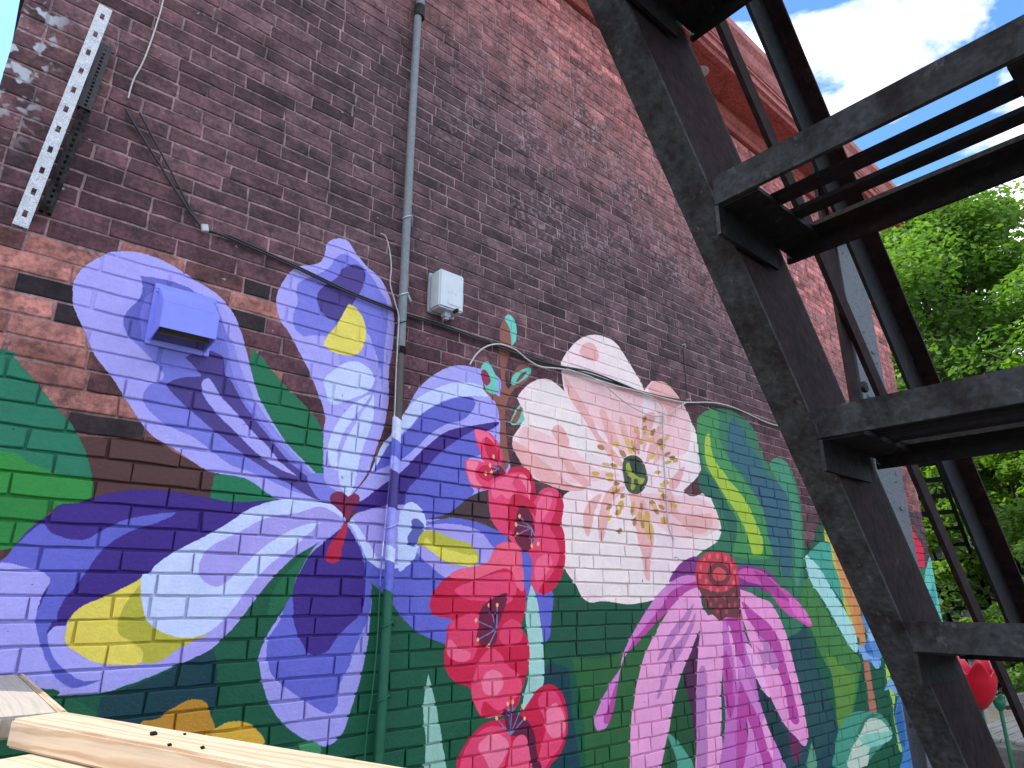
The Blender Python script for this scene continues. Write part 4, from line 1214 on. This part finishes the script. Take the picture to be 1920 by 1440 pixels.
S0, S1 = -2.0, (base.z + .0) / math.sin(ang)
for nm, y, sg in (('stringer', YS, 1), ('stringer', YO, -1)):
    m = MB()
    m.obox((along(S0, y + sg * .003, .055) + along(S1, y + sg * .003, .055)) / 2, dn * (S1 - S0) / 2, (0, .003, 0), pn * .055)
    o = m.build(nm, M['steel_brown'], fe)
    f = MB()
    f.obox((along(S0, y + sg * .0225, -.0032) + along(S1, y + sg * .0225, -.0032)) / 2, dn * (S1 - S0) / 2, (0, .0225, 0), pn * .003)
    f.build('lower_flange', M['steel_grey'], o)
    f = MB()
    f.obox((along(S0, y + sg * .0225, .1132) + along(S1, y + sg * .0225, .1132)) / 2, dn * (S1 - S0) / 2, (0, .0225, 0), pn * .003)
    f.build('upper_flange', M['steel'], o)
for k in range(-6, 8):
    tx, tz = T0X + RUN * k, T0Z - RISE * k
    if tz < .12:
        continue
    y0, y1 = YO + .004, YS - .004
    m = MB()
    m.box(tx, tx + .006, y0, y1, tz - .038, tz)                   # upright flat bar facing uphill
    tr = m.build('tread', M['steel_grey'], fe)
    for a, b in ((.0441, .067), (.0927, .1144)):
        s_ = MB().box(tx + a, tx + b, y0, y1, tz - .034, tz - .028)
        s_.build('slat', M['steel'], tr)
    m = MB()
    m.box(tx + .142, tx + .172, y0, y1, tz - .034, tz - .028)
    m.box(tx + .1722, tx + .178, y0, y1, tz - .056, tz - .028)
    m.build('front_angle', M['steel'], tr)
    m = MB().box(tx + .0065, tx + .1718, (y0 + y1) / 2 - .024, (y0 + y1) / 2 + .024, tz - .0405, tz - .0345)
    m.build('cross_strap', M['steel'], tr)
    for ye, sg in ((y1, -1), (y0, 1)):
        m = MB()
        ya, yb = sorted((ye, ye + sg * .052))
        m.box(tx + .0065, tx + .1715, ya, yb, tz - .041, tz - .035)
        yc, yd = sorted((ye + sg * .0002, ye + sg * .005))
        m.box(tx - .002, tx + .135, yc, yd, tz - .080, tz - .0412)
        m.build('end_bracket', M['steel'], tr)
# guard rail on the wall side
YR = YS + .016
m = MB()
lift_h = .47
m.obox((along(S0, YR, lift_h) + along(S1 - .45, YR, lift_h)) / 2, dn * (S1 - .45 - S0) / 2, (0, .003, 0), pn * .036)
hr = m.build('handrail', M['steel'], fe)
m = MB()
m.obox((along(S0, YR - .012, lift_h + .039) + along(S1 - .45, YR - .012, lift_h + .039)) / 2, dn * (S1 - .45 - S0) / 2, (0, .018, 0), pn * .003)
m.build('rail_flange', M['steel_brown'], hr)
ma, mb_ = Vector((.766 - .9, YR + .008, CZ + .834 + 1.207)), Vector((1.5 + .75, YR + .008, CZ - .15 - 1.006))
m = MB().bar(ma, mb_, (0, 1, 0), .008, .032)
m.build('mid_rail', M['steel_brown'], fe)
for xb in (-.42, .31, 1.055, 1.80):
    s = (xb - base.x) / dn.x
    zb = (base + dn * s).z + .03
    m = MB().box(xb - .016, xb + .016, YR + .0125, YR + .0185, zb + .05, zb + .79)
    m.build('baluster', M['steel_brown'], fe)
    MB().tube([(xb, YR - .004, zb + .38), (xb, YR + .002, zb + .38)], .009, 6).build('bolt', M['steel'], fe)

# ------------------------------------------------------------------ steel column beyond the stair
colm = empty('steel_column', (3.42, -1.286, 0), 'weathered grey steel column standing in front of the far end of the mural', 'column')
m = MB()
cx, cy_ = 3.42, -1.286
ux = Vector((.755, -.656, 0))
uy = Vector((.656, .755, 0))
for (c, hx, hy) in ((-.055, .058, .004), (.055, .058, .004)):
    m.obox(Vector((cx, cy_, 1.72)) + uy * c, ux * hx, uy * hy, (0, 0, 1.70))
m.obox((cx, cy_, 1.72), ux * .004, uy * .0508, (0, 0, 1.70))
m.build('shaft', M['column'], colm)
MB().obox((cx, cy_, .008), ux * .12, uy * .12, (0, 0, .008)).build('base_plate', M['column'], colm)
MB().obox((cx, cy_, 3.427), ux * .1, uy * .1, (0, 0, .006)).build('cap_plate', M['column'], colm)
for z in (2.55, 2.78, 2.36, 2.0, 1.55, 1.1):
    for s in (-.03, .03):
        p = Vector((cx, cy_, z)) - uy * .0585 + ux * s
        MB().tube([p, p - uy * .009], .010, 6).build('bolt', M['column'], colm)

# ------------------------------------------------------------------ timber at the lower left
def board(name, p0, p1, width, thick, mat, parent, roll=0.0, zdrop=0.0):
    """board whose top centre line runs p0 -> p1 (world), local x along it"""
    p0, p1 = Vector(p0), Vector(p1)
    d = p1 - p0
    L = d.length
    m = MB().box(-L / 2, L / 2, -width / 2, width / 2, -thick, 0)
    o = m.build(name, M[mat], None, origin=(0, 0, 0), bevel=.004)
    o.location = (p0 + p1) / 2 - wloc(parent)
    o.parent = parent
    o.rotation_euler = (roll, -math.asin(d.z / L), math.atan2(d.y, d.x))
    return o


HB = CZ - .20
rl = empty('timber_railing', (.25, -1.2, 0), 'unfinished timber railing of fresh pine and greyed boards at the lower left corner', 'railing')
def rel(x, y, z): return (x, CY + y, z)
board('top_rail', rel(.216, 1.553, HB), rel(.626, .32, HB - .004), .088, .046, 'pine', rl)
board('cap_board', rel(.155, 2.42, HB - .002), rel(.140, 1.595, HB - .004), .225, .038, 'grey_wood', rl)
board('cap_edge', rel(.276, 2.42, HB - .001), rel(.262, 1.60, HB - .003), .014, .05, 'pine', rl)
board('lower_rail', rel(.185, 1.46, HB - .0475), rel(.545, .34, HB - .052), .13, .044, 'pine', rl)
board('fascia', rel(-.16, 1.586, HB - .003), rel(.165, 1.586, HB - .003), .014, .085, 'pine', rl)
board('brace', rel(.02, 1.42, HB - .05), rel(.16, 1.24, HB - .13), .07, .05, 'pine', rl)
MB().box(.05, .14, CY + 1.50, CY + 1.59, .0, HB - .056).build('post', M['grey_wood'], rl)
MB().box(.05, .14, CY + 2.28, CY + 2.37, .0, HB - .044).build('post', M['grey_wood'], rl)
MB().box(.44, .53, CY + .38, CY + .47, .0, HB - .106).build('post', M['grey_wood'], rl)
sc_ = MB()
for (x, y, s, lab) in ((.325, 1.22, .0045, 'largest grey chip on the pine top rail'), (.322, 1.12, .0026, 'small dark chip nearest the front edge of the pine rail'), (.352, 1.07, .0026, 'rightmost small dark chip on the pine rail'), (.362, 1.19, .002, 'tiniest dark chip at the back edge of the pine rail')):
    sc_ = MB().obox((x, CY + y, HB - .0005 + s * .3), (s, s * .4, 0), (-s * .2, s * .6, s * .3), (0, -s * .1, s * .4))
    tag(sc_.build('wood_chip', M['steel'], None, origin=(x, CY + y, HB)), lab, 'debris', 'debris on the pine rail')

# ------------------------------------------------------------------ red tulip ornaments
def tulip(base, h, R, stem_mat, cup_mat, in_mat, label, lean):
    root = empty('tulip_ornament', (base[0], base[1], 0), label, 'ornament')
    bx, by, bz = base
    n, rows = 48, 14
    ax = Vector((lean[0], lean[1], 1)).normalized()
    e1 = ax.cross(Vector((0, 1, 0))).normalized()
    e2 = ax.cross(e1)
    vs = []
    for j in range(rows + 1):
        t = j / rows
        for i in range(n):
            a = 2 * math.pi * i / n
            tooth = abs(((a / (2 * math.pi) * 5 + .65) % 1) - .5) * 2          # five pointed petals
            top = .66 + .34 * tooth ** 1.0
            tt = t * top
            r = R * math.sin(min(1, tt * 1.55 + .03) * math.pi / 2) ** .62 * (1 - .10 * max(0, tt - .55) / .45)
            if tt > .66: r *= 1 + .42 * ((tt - .66) / .34) ** 1.3
            vs.append(Vector((bx, by, bz)) + ax * (tt * h) + e1 * (r * math.cos(a)) + e2 * (r * math.sin(a)))
    fs = [(j * n + i, j * n + (i + 1) % n, (j + 1) * n + (i + 1) % n, (j + 1) * n + i) for j in range(rows) for i in range(n)]
    fs.append(tuple(range(n))[::-1])
    m = MB().add(vs, fs, True)
    cup = m.build('cup', M[cup_mat], root)
    cup.data.materials.append(M[in_mat])
    so = cup.modifiers.new('thickness', 'SOLIDIFY')
    so.thickness = .008
    so.offset = -1
    so.material_offset = 1
    so.material_offset_rim = 1
    m = MB().tube([(bx, by, bz + .02), (bx - lean[0] * .3, by - lean[1] * .3, bz * .5), (bx - lean[0] * .4, by - lean[1] * .4, 0)], .014, 10)
    m.build('stem', M[stem_mat], root)
    return root


tu = tulip((4.672, -1.141, 1.005), .30, .10, 'stem', 'tulip', 'tulip_in', 'large glossy red tulip ornament with pointed petals behind the stair', (-.16, -.1))
MB().box(4.617, 4.649, -1.2575, -1.2545, 1.195, 1.212).build('cup_patch', M['tulip_in'], tu)  # small flat pink-red patch on the front of the cup
tulip((6.441, -0.763, 0.777), .13, .042, 'stem', 'stem', 'stem', 'small green ornament on a stem between the red tulip and the mid rail', (0, 0))

# ------------------------------------------------------------------ low deck platform
dk = empty('deck_platform', (8.0, -.45, 0), 'low silvery-grey plank platform on the ground behind the stair', 'platform')
A_, B_ = Vector((7.36, -.39, .45)), Vector((8.02, -.19, .45))
dirp = Vector((1.05, -.03, 0)).normalized()
per = Vector((-dirp.y, dirp.x, 0))
for k in range(7):
    p = Vector((7.3, -.22, .45)) - per * (k * .103)
    board('plank', p + dirp * (.02 * (k % 2)), p + dirp * 1.75, .094, .028, 'deck_wood', dk)
for s in (0.06, 1.7):
    MB().bar(Vector((7.3, -.18, .40)) + dirp * s, Vector((7.3, -.88, .40)) + dirp * s, (0, 0, 1), .04, .09).build('joist', M['deck_wood'], dk)
for s in (.06, 1.7):
    for q in (-.2, -.82):
        pb = Vector((7.3, q, 0)) + dirp * s
        MB().box(pb.x - .04, pb.x + .04, pb.y - .04, pb.y + .04, 0, .354).build('leg', M['deck_wood'], dk)
bn = empty('timber_beam', (8.6, .1, 0), 'weathered timber beam lying behind the plank platform', 'timber')
board('beam', (8.35, .05, .60), (9.7, -.22, .60), .09, .09, 'deck_wood', bn)
MB().box(8.5, 8.6, -.04, .06, 0, .508).build('support', M['deck_wood'], bn)
MB().box(9.4, 9.5, -.22, -.12, 0, .508).build('support', M['deck_wood'], bn)

# ------------------------------------------------------------------ far fire escape stair
fs_ = empty('far_stair', (11.5, .6, 0), 'distant dark steel stair among the trees beyond the building corner', 'stair')
fx, fy, fzz = 10.95, 1.33, 4.3
sr, sn = .13, .235
nst = 18
for y in (fy, fy - .62):
    MB().bar((fx, y, fzz), (fx + sr * nst, y, fzz - sn * nst), (0, 1, 0), .02, .13).build('stringer', M['steel'], fs_)
    MB().bar((fx, y, fzz + .75), (fx + sr * nst, y, fzz + .75 - sn * nst), (0, 1, 0), .03, .03).build('handrail', M['steel'], fs_)
for k in range(nst):
    MB().box(fx + sr * k - .05, fx + sr * k + .12, fy - .605, fy - .015, fzz - sn * k - .05, fzz - sn * k).build('tread', M['steel'], fs_)
MB().box(fx - 1.3, fx + .05, fy - .7, fy + .1, fzz - .03, fzz + .03).build('landing', M['steel'], fs_)
for px_, py_ in ((fx - 1.2, fy), (fx - 1.2, fy - .6)):
    MB().box(px_ - .04, px_ + .04, py_ - .04, py_ + .04, 0, fzz - .035).build('post', M['steel'], fs_)

# ------------------------------------------------------------------ small house in the trees
hs = empty('garden_house', (18, 3.2, 0), 'small dark house with a pale gable edge and paned window under the trees', 'house')
hx0, hx1, hy0, hy1, hz = 16.3, 20.5, 1.2, 5.2, 2.35
for k in range(16):
    z0 = k * .147
    m = MB().obox((hx0, (hy0 + hy1) / 2, z0 + .072), (.012, 0, .0), (0, (hy1 - hy0) / 2, 0), (.006, 0, .072))
    m.build('siding_board', M['siding'], hs)
MB().box(hx0 + .02, hx1, hy0, hy1, 0, hz).build('house_walls', M['siding'], hs)
ym = (hy0 + hy1) / 2
m = MB()
m.add([(hx0 + .02, hy0, hz), (hx0 + .02, hy1, hz), (hx0 + .02, ym, hz + 1.3), (hx1, hy0, hz), (hx1, hy1, hz), (hx1, ym, hz + 1.3)], [(0, 2, 1), (3, 4, 5), (0, 1, 4, 3)])
m.build('gable', M['siding'], hs)
for s, ye in ((-1, hy0 - .25), (1, hy1 + .25)):
    m = MB()
    sl = 1.3 / (hy1 - hy0) * 2
    zed = hz + .03 - .25 * sl
    m.bar((hx0 - .25, (ym + ye) / 2, (hz + 1.36 + zed) / 2), (hx1 + .25, (ym + ye) / 2, (hz + 1.36 + zed) / 2), Vector((0, ye - ym, zed - hz - 1.36)), Vector((0, ye - ym, zed - hz - 1.36)).length, .06)
    r_ = m.build('roof_slope', M['roof_dark'], hs)
    MB().bar((hx0 - .27, ym, hz + 1.33), (hx0 - .27, ye, zed - .04), (1, 0, 0), .03, .13).build('barge_board', M['trim'], r_)
wn_ = MB().box(hx0 - .03, hx0 - .008, 2.18, 2.82, 1.22, 1.86).build('window', M['trim'], hs)
for i in range(2):
    for j in range(2):
        MB().box(hx0 - .045, hx0 - .034, 2.22 + i * .29, 2.49 + i * .29, 1.26 + j * .29, 1.53 + j * .29).build('pane', M['glass'], wn_)

# ------------------------------------------------------------------ trees and shrubs
def leaf_material(name, c1, c2, trans):
    t = NT(name)
    at_ = t.node('ShaderNodeAttribute', attribute_name='lcol')
    sp_ = t.node('ShaderNodeSeparateColor', {'Color': at_.outputs['Color']})
    c = t.mix(sp_.outputs[0], c1, c2)
    t.out(c, 0.5, spec=0.4)
    tb = t.node('ShaderNodeBsdfTranslucent')
    tc_ = t.mix(1.0, c, (1.25, 1.5, 0.5, 1), 'MULTIPLY')
    t.l.new(tc_, tb.inputs['Color'])
    ms = t.node('ShaderNodeMixShader', {'Fac': trans})
    t.l.new(t.b.outputs[0], ms.inputs[1])
    t.l.new(tb.outputs[0], ms.inputs[2])
    t.l.new(ms.outputs[0], t.n['Material Output'].inputs['Surface'])
    return t.m


LEAF = [leaf_material('leaf_mid', (0.075, 0.15, 0.035, 1), (0.18, 0.29, 0.06, 1), .5),
        leaf_material('leaf_bright', (0.10, 0.20, 0.025, 1), (0.22, 0.33, 0.05, 1), .55),
        leaf_material('leaf_dark', (0.04, 0.085, 0.03, 1), (0.10, 0.17, 0.045, 1), .45)]


def crown_mesh(name, clusters, size, mat, parent, seed):
    rn = np.random.default_rng(seed)
    V, F, Cc = [], [], []
    for (c, r, n) in clusters:
        tone = rn.random()
        d = rn.normal(size=(n, 3))
        d /= np.linalg.norm(d, axis=1)[:, None]
        rad = r * rn.random(n) ** .45
        p = np.array(c)[None] + d * rad[:, None] * np.array([1, 1, .62])[None]
        # leaves hang outwards and down, mostly lying in tiers
        nrm = rn.normal(size=(n, 3)) * .55 + np.array([0, 0, 1.0]) + d * .35
        nrm /= np.linalg.norm(nrm, axis=1)[:, None]
        ax = np.cross(nrm, rn.normal(size=(n, 3)))
        ax /= np.linalg.norm(ax, axis=1)[:, None]
        bx_ = np.cross(nrm, ax)
        s = size * rn.uniform(.65, 1.25, n)
        v = np.stack([p - ax * s[:, None] * .55, p + bx_ * s[:, None] * .36 - nrm * s[:, None] * .08, p + ax * s[:, None] * .6 - nrm * s[:, None] * .12, p - bx_ * s[:, None] * .36 - nrm * s[:, None] * .08], 1)
        V.append(v.reshape(-1, 3))
        cc = np.clip(.55 * tone + .45 * rn.random(n), 0, 1)
        Cc.append(np.repeat(cc, 4))
    V = np.concatenate(V)
    Cc = np.concatenate(Cc)
    nq = len(V) // 4
    me = bpy.data.meshes.new(name)
    V -= np.array(wloc(parent))[None]
    me.vertices.add(len(V))
    me.vertices.foreach_set('co', V.astype(np.float32).ravel())
    idx = np.arange(nq * 4).reshape(-1, 4)
    me.loops.add(nq * 4)
    me.loops.foreach_set('vertex_index', idx.ravel().astype(np.int32))
    me.polygons.add(nq)
    me.polygons.foreach_set('loop_start', (np.arange(nq) * 4).astype(np.int32))
    me.update(calc_edges=True)
    a_ = me.color_attributes.new('lcol', 'FLOAT_COLOR', 'POINT')
    a_.data.foreach_set('color', np.stack([Cc, Cc, Cc, np.ones_like(Cc)], 1).astype(np.float32).ravel())
    me.materials.append(LEAF[mat])
    o = bpy.data.objects.new(name, me)
    COL.objects.link(o)
    o.parent = parent
    return o


def tree(name, x, y, h, crown_r, base_h, nclus, nleaf, size, mat, label, seed, group='trees behind the building', cat='tree', trunk_r=.2):
    rn = random.Random(seed)
    root = empty(name, (x, y, 0), label, cat, group)
    m = MB()
    lean = Vector((rn.uniform(-.06, .06), rn.uniform(-.06, .06), 1))
    pts = [Vector((x, y, -.05)) + lean * (h * .8 * t) + Vector((rn.uniform(-.1, .1) * h * .1 * t, rn.uniform(-.1, .1) * h * .1 * t, 0)) for t in np.linspace(0, 1, 7)]
    m.tube(pts, .1, 10, radii=[trunk_r * (1 - .8 * t) + .015 for t in np.linspace(0, 1, 7)])
    clusters = []
    for i in range(nclus):
        t = (i + .5) / nclus
        zf = base_h + (h - base_h) * t
        prof_ = math.sin(math.pi * min(.97, .18 + .8 * t)) ** .7
        a = i * 2.4 + rn.uniform(-.4, .4)
        rr = crown_r * prof_ * rn.uniform(.35, 1.0)
        c = Vector((x + rr * math.cos(a), y + rr * math.sin(a), zf + rn.uniform(-.3, .3)))
        r = crown_r * rn.uniform(.20, .34)
        clusters.append((tuple(c), r, int(nleaf * rn.uniform(.6, 1.4))))
        if i % 2 == 0:
            tt = max(.12, min(.95, (c.z - .18 * h) / (h * .8)))
            s = pts[0].lerp(pts[-1], tt * .85)
            mid_ = s.lerp(c, .5) + Vector((0, 0, .12 * crown_r))
            m.tube(smooth_path([s, mid_, c], 4), .03, 6, radii=[trunk_r * .38 * (1 - .85 * k / 8) + .008 for k in range(9)])
    m.build('trunk', M['bark'], root)
    crown_mesh('crown', clusters, size, mat, root, seed)
    return root


tree('leafy_tree', 15.2, 1.0, 9.7, 3.2, 2.8, 120, 700, .11, 0, 'tall mid-green tree whose crown tops the others, right of the cornice', 3, trunk_r=.22)
tree('leafy_tree', 13.4, -1.9, 6.9, 2.4, 1.6, 90, 640, .095, 1, 'bright yellow-green tree at the right edge between the upper treads', 8, trunk_r=.12)
tree('leafy_tree', 18.8, 4.2, 8.2, 3.6, 1.6, 80, 420, .15, 2, 'darker green tree seen between the building corner and the handrail', 14, trunk_r=.2)
tree('leafy_tree', 19.5, -2.2, 10.2, 3.6, 2.6, 80, 480, .145, 0, 'farther green tree at the right edge behind the bright one', 21, trunk_r=.24)
tree('leafy_shrub', 12.4, .1, 4.2, 1.35, .9, 44, 460, .10, 1, 'light green young tree just right of the building corner', 33, 'shrubs behind the stair', 'shrub', .06)
tree('leafy_shrub', 10.9, -1.15, 3.5, 1.6, .15, 60, 560, .08, 0, 'dense leafy shrub right of the handrail, below the middle tread', 40, 'shrubs behind the stair', 'shrub', .06)
tree('leafy_shrub', 13.6, .2, 3.0, 1.7, .1, 44, 420, .11, 2, 'dark leafy shrub behind the distant stair', 47, 'shrubs behind the stair', 'shrub', .06)
tree('leafy_shrub', 9.9, -1.9, 1.9, 1.2, .05, 44, 420, .08, 2, 'low dark ivy-like shrub behind the red tulip ornament', 52, 'shrubs behind the stair', 'shrub', .05)
tree('leafy_shrub', 23.0, 1.0, 7.5, 4.5, .2, 80, 420, .19, 2, 'deep green background thicket closing the view under the trees', 60, 'shrubs behind the stair', 'shrub', .1)
